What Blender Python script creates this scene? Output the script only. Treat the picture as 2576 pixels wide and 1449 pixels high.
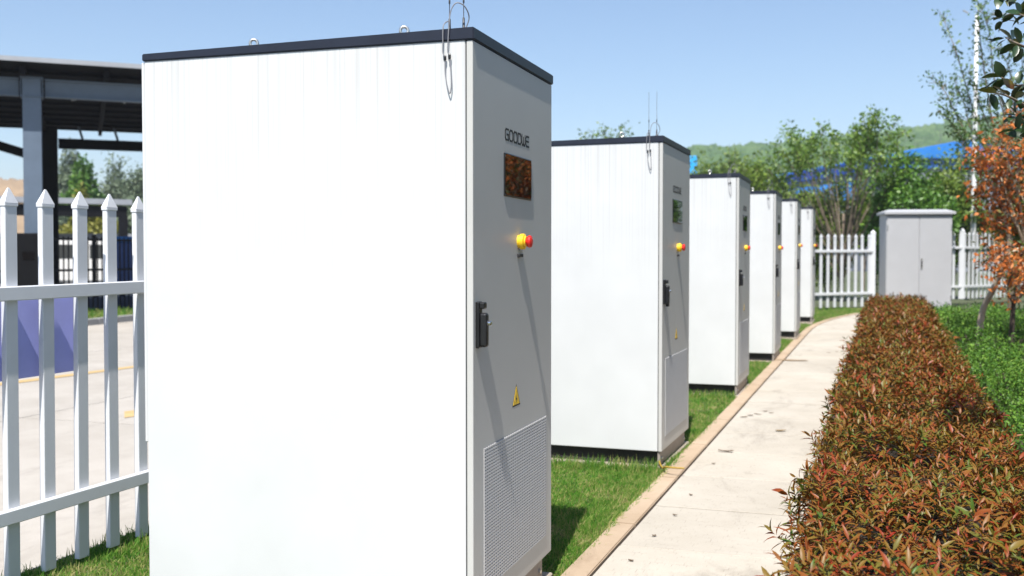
import bpy, bmesh, math, random
import numpy as np
from mathutils import Vector, Matrix

for o_ in list(bpy.data.objects):
    bpy.data.objects.remove(o_, do_unlink=True)
SC = bpy.context.scene
COL = SC.collection
R = math.radians

# ------------------------------------------------------------------ camera, sky, sun, exposure
CAM_Z = 1.3515
YAW, PITCH, FPX = R(18.72), R(1.73), 2636.0
cam_d = bpy.data.cameras.new("camera")
cam = bpy.data.objects.new("camera", cam_d)
COL.objects.link(cam)
cam.location = (0, 0, CAM_Z)
cam.rotation_euler = (math.pi / 2 - PITCH, 0, YAW)
cam_d.sensor_width = 36.0
cam_d.lens = 36.0 * FPX / 2576.0
cam_d.clip_start = 0.05
cam_d.clip_end = 4000
cam_d.dof.use_dof = True
cam_d.dof.focus_distance = 4.0
cam_d.dof.aperture_fstop = 3.4
SC.camera = cam

SUN_TRAVEL = Vector((-0.073, 0.575, -1.0)).normalized()
to_sun = -SUN_TRAVEL
SUN_EL = math.asin(to_sun.z)
SUN_AZ = math.atan2(to_sun.x, to_sun.y)
world = bpy.data.worlds.new("World")
SC.world = world
world.use_nodes = True
wn = world.node_tree
wn.nodes.clear()
w_out = wn.nodes.new("ShaderNodeOutputWorld")
w_bg = wn.nodes.new("ShaderNodeBackground")
w_sky = wn.nodes.new("ShaderNodeTexSky")
w_sky.sky_type = 'NISHITA'
w_sky.sun_disc = False
w_sky.sun_elevation = SUN_EL
w_sky.sun_rotation = SUN_AZ
w_sky.altitude = 50
w_sky.air_density = 1.0
w_sky.dust_density = 0.6
w_sky.ozone_density = 3.2
w_bg.inputs[1].default_value = 0.09
wn.links.new(w_sky.outputs[0], w_bg.inputs[0])
wn.links.new(w_bg.outputs[0], w_out.inputs[0])

sun_d = bpy.data.lights.new("sun", 'SUN')
sun_d.energy = 4.6
sun_d.angle = R(0.5)
sun_d.color = (1.0, 0.955, 0.89)
sun = bpy.data.objects.new("sun", sun_d)
COL.objects.link(sun)
sun.rotation_euler = SUN_TRAVEL.to_track_quat('-Z', 'Y').to_euler()
sun.location = (0, -10, 20)

vs = SC.view_settings
vs.view_transform = 'Standard'
vs.look = 'None'
vs.exposure = 0.90
vs.gamma = 1.0
vs.use_curve_mapping = False
SC.cycles.max_bounces = 8
SC.cycles.transparent_max_bounces = 8

# ------------------------------------------------------------------ helpers: positions
CY, SY = math.cos(YAW), math.sin(YAW)
CP, SP = math.cos(PITCH), math.sin(PITCH)


G0 = -0.122


def g(y):
    """height of the gently rising ground"""
    return G0 + 0.0088 * min(max(y, -40), 30)


def ray(px, py):
    a, b = (px - 1288) / FPX, (724.5 - py) / FPX
    D, z = CP + SP * b, -SP + CP * b
    return Vector((CY * a - SY * D, SY * a + CY * D, z))


def at(px, py, D):
    """point seen at a photo pixel, D metres ahead of the camera"""
    r = ray(px, py)
    return Vector((0, 0, CAM_Z)) + r * (D / (-SY * r.x + CY * r.y))


def on_ground(px, py, dz=0.0):
    r = ray(px, py)
    t = (G0 + dz - CAM_Z) / (r.z - 0.0088 * r.y)
    return Vector((0, 0, CAM_Z)) + r * t


def base_at(px, D):
    p = at(px, 644, D)
    return Vector((p.x, p.y, g(p.y)))


# ------------------------------------------------------------------ helpers: objects
def tag(o, label=None, cat=None, group=None, kind=None):
    if label:
        o["label"] = label
    if cat:
        o["category"] = cat
    if group:
        o["group"] = group
    if kind:
        o["kind"] = kind
    return o


def empty(name, loc, rz=0.0):
    o = bpy.data.objects.new(name, None)
    COL.objects.link(o)
    o.location = loc
    o.rotation_euler = (0, 0, rz)
    o.empty_display_size = 0.1
    return o


def link(name, me, parent=None, loc=(0, 0, 0), rot=(0, 0, 0)):
    o = bpy.data.objects.new(name, me)
    COL.objects.link(o)
    o.location = loc
    o.rotation_euler = rot
    if parent is not None:
        o.parent = parent
    return o


def to_mesh(bm, name, mat, smooth=False):
    me = bpy.data.meshes.new(name)
    bmesh.ops.recalc_face_normals(bm, faces=bm.faces)
    bm.to_mesh(me)
    bm.free()
    for m in (mat if isinstance(mat, (list, tuple)) else [mat]):
        me.materials.append(m)
    if smooth:
        me.polygons.foreach_set("use_smooth", [True] * len(me.polygons))
    return me


def obj(name, bm, mat, parent=None, loc=(0, 0, 0), rot=(0, 0, 0), smooth=False):
    return link(name, to_mesh(bm, name, mat, smooth), parent, loc, rot)


def fast_mesh(name, verts, faces, mat, smooth=False):
    """verts (n,3), faces (m,k) all of one size"""
    verts = np.asarray(verts, dtype=np.float32)
    faces = np.asarray(faces, dtype=np.int32)
    me = bpy.data.meshes.new(name)
    m, k = faces.shape
    me.vertices.add(len(verts))
    me.vertices.foreach_set("co", verts.ravel())
    me.loops.add(m * k)
    me.loops.foreach_set("vertex_index", faces.ravel())
    me.polygons.add(m)
    me.polygons.foreach_set("loop_start", np.arange(m, dtype=np.int32) * k)
    me.polygons.foreach_set("loop_total", np.full(m, k, dtype=np.int32))
    if smooth:
        me.polygons.foreach_set("use_smooth", np.ones(m, dtype=bool))
    me.update(calc_edges=True)
    me.validate()
    for q in (mat if isinstance(mat, (list, tuple)) else [mat]):
        me.materials.append(q)
    return me


def box(bm, x0, x1, y0, y1, z0, z1, bev=0.0, seg=1):
    vs_ = [bm.verts.new(p) for p in ((x0, y0, z0), (x1, y0, z0), (x1, y1, z0), (x0, y1, z0),
                                     (x0, y0, z1), (x1, y0, z1), (x1, y1, z1), (x0, y1, z1))]
    fs = [bm.faces.new([vs_[i] for i in f]) for f in ((3, 2, 1, 0), (4, 5, 6, 7), (0, 1, 5, 4), (1, 2, 6, 5), (2, 3, 7, 6), (3, 0, 4, 7))]
    if bev > 0:
        es = list({e for f in fs for e in f.edges})
        bmesh.ops.bevel(bm, geom=es, offset=bev, segments=seg, profile=0.5, affect='EDGES')
    return bm


def nbox(*a, **k):
    return box(bmesh.new(), *a, **k)


def bar(bm, a, b, w, h, up=Vector((0, 0, 1))):
    """rectangular bar from a to b, w across, h along 'up'"""
    a, b = Vector(a), Vector(b)
    d = (b - a).normalized()
    s = d.cross(up)
    if s.length < 1e-5:
        s = Vector((1, 0, 0))
    s.normalize()
    u = s.cross(d).normalized()
    vs_ = []
    for p in (a, b):
        for (i, j) in ((-1, -1), (1, -1), (1, 1), (-1, 1)):
            vs_.append(bm.verts.new(p + s * (i * w / 2) + u * (j * h / 2)))
    for f in ((0, 1, 2, 3), (7, 6, 5, 4), (0, 4, 5, 1), (1, 5, 6, 2), (2, 6, 7, 3), (3, 7, 4, 0)):
        bm.faces.new([vs_[i] for i in f])
    return bm


def tube(bm, pts, r, n=8, cap=True):
    """swept round tube through pts; r a number or one per point"""
    pts = [Vector(p) for p in pts]
    rs = r if isinstance(r, (list, tuple)) else [r] * len(pts)
    rings = []
    ref = Vector((0.31, 0.17, 0.93))
    for i, p in enumerate(pts):
        d = (pts[min(i + 1, len(pts) - 1)] - pts[max(i - 1, 0)]).normalized()
        s = d.cross(ref)
        if s.length < 1e-3:
            s = d.cross(Vector((1, 0, 0)))
        s.normalize()
        u = s.cross(d)
        rings.append([bm.verts.new(p + (s * math.cos(2 * math.pi * k / n) + u * math.sin(2 * math.pi * k / n)) * rs[i]) for k in range(n)])
    for a, b in zip(rings, rings[1:]):
        for k in range(n):
            bm.faces.new((a[k], a[(k + 1) % n], b[(k + 1) % n], b[k]))
    if cap:
        bm.faces.new(rings[0][::-1])
        bm.faces.new(rings[-1])
    return bm


def lathe(bm, prof, axis_o=(0, 0, 0), ax=Vector((0, 0, 1)), n=20):
    """profile [(r, h)...] spun round an axis"""
    ax = Vector(ax).normalized()
    s = ax.orthogonal().normalized()
    u = ax.cross(s)
    o = Vector(axis_o)
    rings = [[bm.verts.new(o + ax * h + (s * math.cos(2 * math.pi * k / n) + u * math.sin(2 * math.pi * k / n)) * r) for k in range(n)] for r, h in prof]
    for a, b in zip(rings, rings[1:]):
        for k in range(n):
            bm.faces.new((a[k], a[(k + 1) % n], b[(k + 1) % n], b[k]))
    bm.faces.new(rings[0][::-1])
    bm.faces.new(rings[-1])
    return bm


def torus(bm, R0, r0, M, n=20, m=8):
    rings = []
    for i in range(n):
        a = 2 * math.pi * i / n
        rings.append([bm.verts.new(M @ Vector(((R0 + r0 * math.cos(2 * math.pi * j / m)) * math.cos(a), r0 * math.sin(2 * math.pi * j / m), (R0 + r0 * math.cos(2 * math.pi * j / m)) * math.sin(a)))) for j in range(m)])
    for i in range(n):
        a, b = rings[i], rings[(i + 1) % n]
        for j in range(m):
            bm.faces.new((a[j], a[(j + 1) % m], b[(j + 1) % m], b[j]))
    return bm


def copy_tree(o, parent=None):
    c = o.copy()
    COL.objects.link(c)
    c.parent = parent
    for ch in o.children:
        copy_tree(ch, c)
    return c


# ------------------------------------------------------------------ materials
def mat(name, col, rough=0.5, var=0.12, scale=6.0, bump=0.0, bscale=40.0, metal=0.0, coat=0.0, spec=0.5, col2=None, stretch=(1, 1, 1), detail=6.0):
    """principled material with procedural colour variation and fine relief"""
    m = bpy.data.materials.new(name)
    m.use_nodes = True
    nt = m.node_tree
    b = nt.nodes["Principled BSDF"]
    b.inputs["Roughness"].default_value = rough
    b.inputs["Metallic"].default_value = metal
    b.inputs["Specular IOR Level"].default_value = spec
    b.inputs["Coat Weight"].default_value = coat
    tc = nt.nodes.new("ShaderNodeTexCoord")
    mp = nt.nodes.new("ShaderNodeMapping")
    mp.inputs["Scale"].default_value = stretch
    nt.links.new(tc.outputs["Object"], mp.inputs[0])
    nz = nt.nodes.new("ShaderNodeTexNoise")
    nz.inputs["Scale"].default_value = scale
    nz.inputs["Detail"].default_value = detail
    nz.inputs["Roughness"].default_value = 0.65
    nt.links.new(mp.outputs[0], nz.inputs["Vector"])
    rp = nt.nodes.new("ShaderNodeValToRGB")
    c2 = col2 or tuple(min(1, c * (1 + var)) for c in col)
    c1 = tuple(c * (1 - var) for c in col) if col2 is None else col
    rp.color_ramp.elements[0].position = 0.3
    rp.color_ramp.elements[0].color = (*c1, 1)
    rp.color_ramp.elements[1].position = 0.72
    rp.color_ramp.elements[1].color = (*c2, 1)
    nt.links.new(nz.outputs["Fac"], rp.inputs[0])
    nt.links.new(rp.outputs[0], b.inputs["Base Color"])
    if bump > 0:
        n2 = nt.nodes.new("ShaderNodeTexNoise")
        n2.inputs["Scale"].default_value = bscale
        n2.inputs["Detail"].default_value = 5
        nt.links.new(mp.outputs[0], n2.inputs["Vector"])
        bp = nt.nodes.new("ShaderNodeBump")
        bp.inputs["Strength"].default_value = bump
        bp.inputs["Distance"].default_value = 0.01
        nt.links.new(n2.outputs["Fac"], bp.inputs["Height"])
        nt.links.new(bp.outputs[0], b.inputs["Normal"])
    return m


def leaf_mat(name, cols, rough=0.42, trans=0.25, spec=0.5, patch=5.0):
    """leaves: each leaf (mesh island or object) takes its own colour from a ramp"""
    m = bpy.data.materials.new(name)
    m.use_nodes = True
    nt = m.node_tree
    b = nt.nodes["Principled BSDF"]
    b.inputs["Roughness"].default_value = rough
    b.inputs["Specular IOR Level"].default_value = spec
    ge = nt.nodes.new("ShaderNodeNewGeometry")
    oi = nt.nodes.new("ShaderNodeObjectInfo")
    ad = nt.nodes.new("ShaderNodeMath")
    ad.operation = 'ADD'
    fr = nt.nodes.new("ShaderNodeMath")
    fr.operation = 'FRACT'
    nt.links.new(ge.outputs["Random Per Island"], ad.inputs[0])
    nt.links.new(oi.outputs["Random"], ad.inputs[1])
    nt.links.new(ad.outputs[0], fr.inputs[0])
    rp = nt.nodes.new("ShaderNodeValToRGB")
    els = rp.color_ramp.elements
    while len(els) < len(cols):
        els.new(0.5)
    for i, (p, c) in enumerate(cols):
        els[i].position = p
        els[i].color = (*c, 1)
    nz = nt.nodes.new("ShaderNodeTexNoise")
    nz.inputs["Scale"].default_value = patch
    nz.inputs["Detail"].default_value = 3
    nt.links.new(ge.outputs["Position"], nz.inputs["Vector"])
    mr = nt.nodes.new("ShaderNodeMapRange")
    mr.inputs["From Min"].default_value = 0.3
    mr.inputs["From Max"].default_value = 0.7
    nt.links.new(nz.outputs["Fac"], mr.inputs["Value"])
    bl = nt.nodes.new("ShaderNodeMix")
    bl.inputs[0].default_value = 0.38
    nt.links.new(fr.outputs[0], bl.inputs[2])
    nt.links.new(mr.outputs[0], bl.inputs[3])
    nt.links.new(bl.outputs[0], rp.inputs[0])
    nt.links.new(rp.outputs[0], b.inputs["Base Color"])
    tr = nt.nodes.new("ShaderNodeBsdfTranslucent")
    nt.links.new(rp.outputs[0], tr.inputs[0])
    mx = nt.nodes.new("ShaderNodeMixShader")
    mx.inputs[0].default_value = trans
    nt.links.new(b.outputs[0], mx.inputs[1])
    nt.links.new(tr.outputs[0], mx.inputs[2])
    nt.links.new(mx.outputs[0], nt.nodes["Material Output"].inputs[0])
    return m


def concrete_mat(name, c1, c2, dark, stain=0.5, tick=0.0):
    m = bpy.data.materials.new(name)
    m.use_nodes = True
    nt = m.node_tree
    b = nt.nodes["Principled BSDF"]
    b.inputs["Roughness"].default_value = 0.85
    b.inputs["Specular IOR Level"].default_value = 0.25
    ge = nt.nodes.new("ShaderNodeNewGeometry")
    n1 = nt.nodes.new("ShaderNodeTexNoise")
    n1.inputs["Scale"].default_value = 1.3
    n1.inputs["Detail"].default_value = 8
    n1.inputs["Roughness"].default_value = 0.7
    nt.links.new(ge.outputs["Position"], n1.inputs["Vector"])
    r1 = nt.nodes.new("ShaderNodeValToRGB")
    r1.color_ramp.elements[0].position = 0.32
    r1.color_ramp.elements[0].color = (*c1, 1)
    r1.color_ramp.elements[1].position = 0.66
    r1.color_ramp.elements[1].color = (*c2, 1)
    nt.links.new(n1.outputs["Fac"], r1.inputs[0])
    oi = nt.nodes.new("ShaderNodeObjectInfo")
    hv = nt.nodes.new("ShaderNodeHueSaturation")
    mv = nt.nodes.new("ShaderNodeMapRange")
    mv.inputs["To Min"].default_value = 0.96
    mv.inputs["To Max"].default_value = 1.035
    nt.links.new(oi.outputs["Random"], mv.inputs["Value"])
    nt.links.new(mv.outputs[0], hv.inputs["Value"])
    nt.links.new(r1.outputs[0], hv.inputs["Color"])
    n2 = nt.nodes.new("ShaderNodeTexNoise")
    n2.inputs["Scale"].default_value = 2.1
    n2.inputs["Detail"].default_value = 9
    n2.inputs["Roughness"].default_value = 0.75
    n2.inputs["Distortion"].default_value = 0.6
    mp = nt.nodes.new("ShaderNodeMapping")
    mp.inputs["Location"].default_value = (7.3, 2.1, 0)
    mp.inputs["Rotation"].default_value = (0, 0, 0.35)
    mp.inputs["Scale"].default_value = (1.0, 0.38, 1)
    nt.links.new(ge.outputs["Position"], mp.inputs[0])
    nt.links.new(mp.outputs[0], n2.inputs["Vector"])
    r2 = nt.nodes.new("ShaderNodeValToRGB")
    r2.color_ramp.elements[0].position = 0.54
    r2.color_ramp.elements[0].color = (0, 0, 0, 1)
    r2.color_ramp.elements[1].position = 0.74
    r2.color_ramp.elements[1].color = (stain, stain, stain, 1)
    nt.links.new(n2.outputs["Fac"], r2.inputs[0])
    mx = nt.nodes.new("ShaderNodeMix")
    mx.data_type = 'RGBA'
    nt.links.new(r2.outputs[0], mx.inputs[0])
    nt.links.new(hv.outputs[0], mx.inputs[6])
    mx.inputs[7].default_value = (*dark, 1)
    n3 = nt.nodes.new("ShaderNodeTexNoise")
    n3.inputs["Scale"].default_value = 160
    n3.inputs["Detail"].default_value = 3
    nt.links.new(ge.outputs["Position"], n3.inputs["Vector"])
    last = mx.outputs[2]
    bp = nt.nodes.new("ShaderNodeBump")
    bp.inputs["Strength"].default_value = 0.5
    bp.inputs["Distance"].default_value = 0.004
    nt.links.new(n3.outputs["Fac"], bp.inputs["Height"])
    if tick > 0:
        # broom and stamp marks: short scored ticks in rows
        br = nt.nodes.new("ShaderNodeTexBrick")
        br.inputs["Scale"].default_value = 1.0
        br.inputs["Brick Width"].default_value = 0.034
        br.inputs["Row Height"].default_value = 0.062
        br.inputs["Mortar Size"].default_value = 0.003
        br.inputs["Mortar Smooth"].default_value = 0.6
        br.inputs["Color1"].default_value = (0, 0, 0, 1)
        br.inputs["Color2"].default_value = (0, 0, 0, 1)
        br.inputs["Mortar"].default_value = (1, 1, 1, 1)
        m5 = nt.nodes.new("ShaderNodeMapping")
        m5.inputs["Rotation"].default_value = (0, 0, 0.02)
        nt.links.new(ge.outputs["Position"], m5.inputs[0])
        nt.links.new(m5.outputs[0], br.inputs["Vector"])
        mu = nt.nodes.new("ShaderNodeMath")
        mu.operation = 'MULTIPLY'
        n4 = nt.nodes.new("ShaderNodeTexNoise")
        n4.inputs["Scale"].default_value = 16
        n4.inputs["Detail"].default_value = 4
        nt.links.new(ge.outputs["Position"], n4.inputs["Vector"])
        r4 = nt.nodes.new("ShaderNodeValToRGB")
        r4.color_ramp.elements[0].position = 0.50
        r4.color_ramp.elements[0].color = (0, 0, 0, 1)
        r4.color_ramp.elements[1].position = 0.68
        r4.color_ramp.elements[1].color = (tick, tick, tick, 1)
        nt.links.new(n4.outputs["Fac"], r4.inputs[0])
        nt.links.new(br.outputs["Color"], mu.inputs[0])
        nt.links.new(r4.outputs[0], mu.inputs[1])
        m2 = nt.nodes.new("ShaderNodeMix")
        m2.data_type = 'RGBA'
        nt.links.new(mu.outputs[0], m2.inputs[0])
        nt.links.new(last, m2.inputs[6])
        m2.inputs[7].default_value = (*dark, 1)
        last = m2.outputs[2]
    nt.links.new(last, b.inputs["Base Color"])
    nt.links.new(bp.outputs[0], b.inputs["Normal"])
    return m


def streak_paint(name, col, streak, rough=0.35):
    """white enamel with faint vertical rain streaks below the lid"""
    m = mat(name, col, rough, var=0.05, scale=1.8, bump=0.03, bscale=220, coat=0.15)
    nt = m.node_tree
    b = nt.nodes["Principled BSDF"]
    src = b.inputs["Base Color"].links[0].from_socket
    tc = nt.nodes.new("ShaderNodeTexCoord")
    mp = nt.nodes.new("ShaderNodeMapping")
    mp.inputs["Scale"].default_value = (95, 95, 0.6)
    nt.links.new(tc.outputs["Object"], mp.inputs[0])
    nz = nt.nodes.new("ShaderNodeTexNoise")
    nz.inputs["Scale"].default_value = 1.0
    nz.inputs["Detail"].default_value = 4
    nt.links.new(mp.outputs[0], nz.inputs["Vector"])
    rp = nt.nodes.new("ShaderNodeValToRGB")
    rp.color_ramp.elements[0].position = 0.48
    rp.color_ramp.elements[0].color = (0, 0, 0, 1)
    rp.color_ramp.elements[1].position = 0.80
    rp.color_ramp.elements[1].color = (1, 1, 1, 1)
    nt.links.new(nz.outputs["Fac"], rp.inputs[0])
    sx = nt.nodes.new("ShaderNodeSeparateXYZ")
    nt.links.new(tc.outputs["Object"], sx.inputs[0])
    mr = nt.nodes.new("ShaderNodeMapRange")
    mr.inputs["From Min"].default_value = 1.2
    mr.inputs["From Max"].default_value = 2.2
    nt.links.new(sx.outputs["Z"], mr.inputs["Value"])
    mu = nt.nodes.new("ShaderNodeMath")
    mu.operation = 'MULTIPLY'
    nt.links.new(rp.outputs[0], mu.inputs[0])
    nt.links.new(mr.outputs[0], mu.inputs[1])
    mx = nt.nodes.new("ShaderNodeMix")
    mx.data_type = 'RGBA'
    nt.links.new(mu.outputs[0], mx.inputs[0])
    nt.links.new(src, mx.inputs[6])
    mx.inputs[7].default_value = (*streak, 1)
    nt.links.new(mx.outputs[2], b.inputs["Base Color"])
    return m


M = dict(
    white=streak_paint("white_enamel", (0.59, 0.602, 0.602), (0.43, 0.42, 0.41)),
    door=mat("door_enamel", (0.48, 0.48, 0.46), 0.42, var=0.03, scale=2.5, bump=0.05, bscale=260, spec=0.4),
    lid=mat("navy_lid_paint", (0.010, 0.013, 0.026), 0.42, var=0.25, scale=9, bump=0.05, bscale=150),
    vent=mat("vent_metal", (0.50, 0.50, 0.50), 0.45, var=0.05, scale=20),
    ventback=mat("vent_filter", (0.10, 0.10, 0.105), 0.9, var=0.2, scale=30),
    black=mat("black_plastic", (0.008, 0.008, 0.009), 0.35, var=0.3, scale=14),
    chrome=mat("chrome", (0.8, 0.8, 0.82), 0.2, var=0.05, metal=1.0),
    zinc=mat("zinc_plated", (0.62, 0.61, 0.58), 0.35, var=0.2, scale=30, metal=0.9),
    glass=mat("screen_glass", (0.006, 0.005, 0.005), 0.015, var=0.1, spec=0.5),
    bezel=mat("screen_bezel", (0.02, 0.02, 0.022), 0.3, var=0.1),
    yellow=mat("safety_yellow", (0.85, 0.55, 0.02), 0.4, var=0.08),
    red=mat("button_red", (0.62, 0.02, 0.015), 0.3, var=0.08),
    print_=mat("printed_black", (0.02, 0.02, 0.022), 0.5, var=0.1),
    plinth=mat("plinth_steel", (0.018, 0.017, 0.017), 0.7, var=0.3, scale=12),
    plinthf=mat("plinth_plate", (0.30, 0.265, 0.235), 0.55, var=0.15, scale=10, stretch=(1, 1, 3)),
    pad=concrete_mat("pad_concrete", (0.30, 0.25, 0.20), (0.38, 0.33, 0.27), (0.2, 0.17, 0.13), 0.5),
    cable=mat("cable_sheath", (0.05, 0.05, 0.055), 0.5, var=0.2),
    greycable=mat("grey_cable", (0.22, 0.22, 0.24), 0.5, var=0.2),
    earth=mat("earth_cable_yellow", (0.34, 0.22, 0.03), 0.5, var=0.25, scale=30),
    pvc=mat("fence_pvc", (0.60, 0.615, 0.64), 0.38, var=0.04, scale=8, bump=0.02, bscale=120),
    banner=mat("blue_board_paint", (0.42, 0.44, 0.86), 0.5, var=0.10, scale=3),
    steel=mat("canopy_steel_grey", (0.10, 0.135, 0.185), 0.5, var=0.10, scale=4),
    steeld=mat("canopy_steel_dark", (0.006, 0.006, 0.008), 0.8, var=0.2, scale=4, spec=0.15),  # near-black copy of the steel: roof shade is put into its colour
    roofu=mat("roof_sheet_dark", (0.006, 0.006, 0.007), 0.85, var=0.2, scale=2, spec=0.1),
    rooft=mat("roof_edge_pale", (0.30, 0.315, 0.34), 0.6, var=0.08, scale=3),
    charger=mat("charger_casing", (0.005, 0.005, 0.006), 0.8, var=0.2, spec=0.12),
    rail=mat("black_railing", (0.007, 0.007, 0.010), 0.6, var=0.2, spec=0.2),
    carwhite=mat("car_white", (0.75, 0.75, 0.75), 0.25, var=0.03, coat=0.6),
    carglass=mat("car_glass", (0.03, 0.035, 0.04), 0.08, var=0.1),
    tyre=mat("tyre_rubber", (0.015, 0.015, 0.015), 0.85, var=0.2),
    binblue=mat("bin_blue", (0.02, 0.06, 0.22), 0.5, var=0.15),
    greybox=mat("grey_box_paint", (0.40, 0.405, 0.42), 0.42, var=0.04, scale=3, bump=0.04, bscale=100),
    polew=mat("pole_white", (0.75, 0.75, 0.74), 0.4, var=0.05),
    blueroof=mat("blue_roof_sheet", (0.02, 0.19, 0.58), 0.45, var=0.12, scale=0.4),
    bluewall=mat("blue_wall_sheet", (0.012, 0.10, 0.40), 0.5, var=0.12, scale=0.4),
    cyan=mat("cyan_sign", (0.02, 0.36, 0.80), 0.45, var=0.06, scale=0.6),
    greywall=mat("grey_wall", (0.20, 0.22, 0.26), 0.8, var=0.1, scale=0.8),
    palewall=mat("pale_wall", (0.36, 0.36, 0.36), 0.8, var=0.08, scale=0.8),
    dark=mat("dark_opening", (0.02, 0.025, 0.03), 0.4, var=0.2),
    path=concrete_mat("path_concrete", (0.365, 0.332, 0.28), (0.44, 0.405, 0.35), (0.19, 0.168, 0.14), 0.75, tick=0.5),
    gap=mat("joint_dirt", (0.045, 0.035, 0.028), 0.95, var=0.4, scale=20),
    kerb=concrete_mat("kerb_stone", (0.33, 0.245, 0.165), (0.42, 0.325, 0.235), (0.16, 0.11, 0.065), 0.5),
    road=concrete_mat("road_concrete", (0.325, 0.298, 0.262), (0.40, 0.372, 0.335), (0.20, 0.178, 0.155), 0.6),
    roadkerb=concrete_mat("road_kerb", (0.20, 0.20, 0.20), (0.27, 0.27, 0.27), (0.18, 0.18, 0.17), 0.4),
    line=mat("faded_yellow_paint", (0.44, 0.31, 0.14), 0.8, var=0.18, scale=9),
    soil=mat("soil", (0.045, 0.032, 0.02), 0.95, var=0.4, scale=10, bump=0.5, bscale=30),
    lawn=mat("lawn_soil", (0.085, 0.10, 0.035), 0.95, var=0.4, scale=7, bump=0.5, bscale=60),
    field=mat("field", (0.07, 0.085, 0.04), 0.95, var=0.35, scale=0.15),
    asphalt=mat("asphalt", (0.16, 0.155, 0.15), 0.9, var=0.15, scale=1.0),
    bark=mat("grey_bark", (0.16, 0.125, 0.09), 0.9, var=0.35, scale=14, bump=0.5, bscale=40, stretch=(1, 1, 0.3)),
    barkp=mat("pale_bark", (0.48, 0.40, 0.29), 0.85, var=0.25, scale=12, bump=0.4, bscale=40, stretch=(1, 1, 0.3)),
    barkd=mat("dark_bark", (0.05, 0.035, 0.025), 0.9, var=0.35, scale=14),
    twig=mat("twig_thicket", (0.018, 0.013, 0.008), 0.95, var=0.5, scale=30),  # near-black: the hedge's inner self-shadow put into the twig colour
    stain=mat("damp_stain", (0.24, 0.16, 0.09), 0.8, var=0.3, scale=14),
    litter=mat("dead_leaf", (0.10, 0.065, 0.035), 0.8, var=0.4, scale=30),
    ochre=mat("ochre_slope", (0.26, 0.185, 0.115), 0.95, var=0.25, scale=0.08),
    L_hedge=leaf_mat("hedge_leaves", [(0.0, (0.21, 0.014, 0.006)), (0.22, (0.20, 0.038, 0.008)), (0.38, (0.19, 0.070, 0.010)), (0.54, (0.165, 0.092, 0.012)), (0.68, (0.125, 0.105, 0.014)), (0.77, (0.055, 0.11, 0.010)), (0.86, (0.19, 0.045, 0.012)), (1.0, (0.25, 0.08, 0.02))], rough=0.45, trans=0.12, spec=0.3),
    L_green=leaf_mat("green_shrub_leaves", [(0.0, (0.028, 0.085, 0.010)), (0.40, (0.065, 0.165, 0.016)), (0.75, (0.14, 0.27, 0.030)), (1.0, (0.24, 0.33, 0.06))], rough=0.5, spec=0.3, patch=3.0),
    L_orange=leaf_mat("dry_leaves", [(0.0, (0.06, 0.12, 0.025)), (0.30, (0.14, 0.15, 0.035)), (0.40, (0.34, 0.080, 0.012)), (0.50, (0.56, 0.15, 0.022)), (0.68, (0.64, 0.22, 0.045)), (0.80, (0.34, 0.11, 0.03)), (0.9, (0.52, 0.17, 0.03)), (1.0, (0.55, 0.38, 0.2))], rough=0.6, trans=0.3),
    L_dark=leaf_mat("glossy_dark_leaves", [(0.0, (0.012, 0.028, 0.010)), (0.7, (0.022, 0.05, 0.014)), (0.9, (0.16, 0.17, 0.03)), (1.0, (0.12, 0.05, 0.02))], rough=0.3, trans=0.08),
    L_airy=leaf_mat("airy_tree_leaves", [(0.0, (0.065, 0.15, 0.022)), (0.5, (0.13, 0.23, 0.03)), (0.85, (0.21, 0.30, 0.045)), (1.0, (0.28, 0.27, 0.08))], rough=0.5, trans=0.3),
    L_shade=leaf_mat("mid_green_leaves", [(0.0, (0.05, 0.11, 0.035)), (0.5, (0.09, 0.17, 0.045)), (0.85, (0.15, 0.22, 0.06)), (1.0, (0.2, 0.2, 0.08))], rough=0.45, trans=0.25),  # mid-green leaf colours of the airy tree
    L_olive=leaf_mat("olive_tree_leaves", [(0.0, (0.06, 0.125, 0.014)), (0.5, (0.125, 0.20, 0.022)), (0.85, (0.20, 0.265, 0.03)), (1.0, (0.26, 0.23, 0.06))], rough=0.5, trans=0.3),
    L_bush=leaf_mat("dark_bush_leaves", [(0.0, (0.035, 0.10, 0.014)), (0.5, (0.08, 0.19, 0.022)), (0.9, (0.16, 0.29, 0.035)), (1.0, (0.21, 0.28, 0.05))], rough=0.45, trans=0.25),
    L_yellow=leaf_mat("yellow_bush_leaves", [(0.0, (0.14, 0.15, 0.02)), (0.6, (0.24, 0.24, 0.03)), (1.0, (0.30, 0.26, 0.06))], rough=0.5),
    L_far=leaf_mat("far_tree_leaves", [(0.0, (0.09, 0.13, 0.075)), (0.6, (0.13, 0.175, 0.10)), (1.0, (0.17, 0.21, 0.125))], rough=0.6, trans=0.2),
    L_grass=leaf_mat("grass_blades", [(0.0, (0.035, 0.125, 0.012)), (0.36, (0.085, 0.235, 0.022)), (0.54, (0.16, 0.29, 0.04)), (0.70, (0.31, 0.34, 0.10)), (1.0, (0.48, 0.40, 0.20))], rough=0.5, trans=0.3),
)

# ------------------------------------------------------------------ the ground
def strip(name, rows, m, parent=None, kind='structure', dz=0.0):
    """sheet from rows of (xl, xr, y)"""
    bm = bmesh.new()
    prev = None
    for xl, xr, y in rows:
        c = (bm.verts.new((xl, y, g(y) + dz)), bm.verts.new((xr, y, g(y) + dz)))
        if prev:
            bm.faces.new((prev[0], prev[1], c[1], c[0]))
        prev = c
    o = obj(name, bm, m, parent)
    if kind and parent is None:
        tag(o, kind=kind)
    return o


ground = strip("ground", [(-1500, 1500, y) for y in (-40, 30, 2500)], M["field"], dz=-0.06)
tag(ground, "flat green and brown ground stretching to the hills", "ground")


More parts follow.
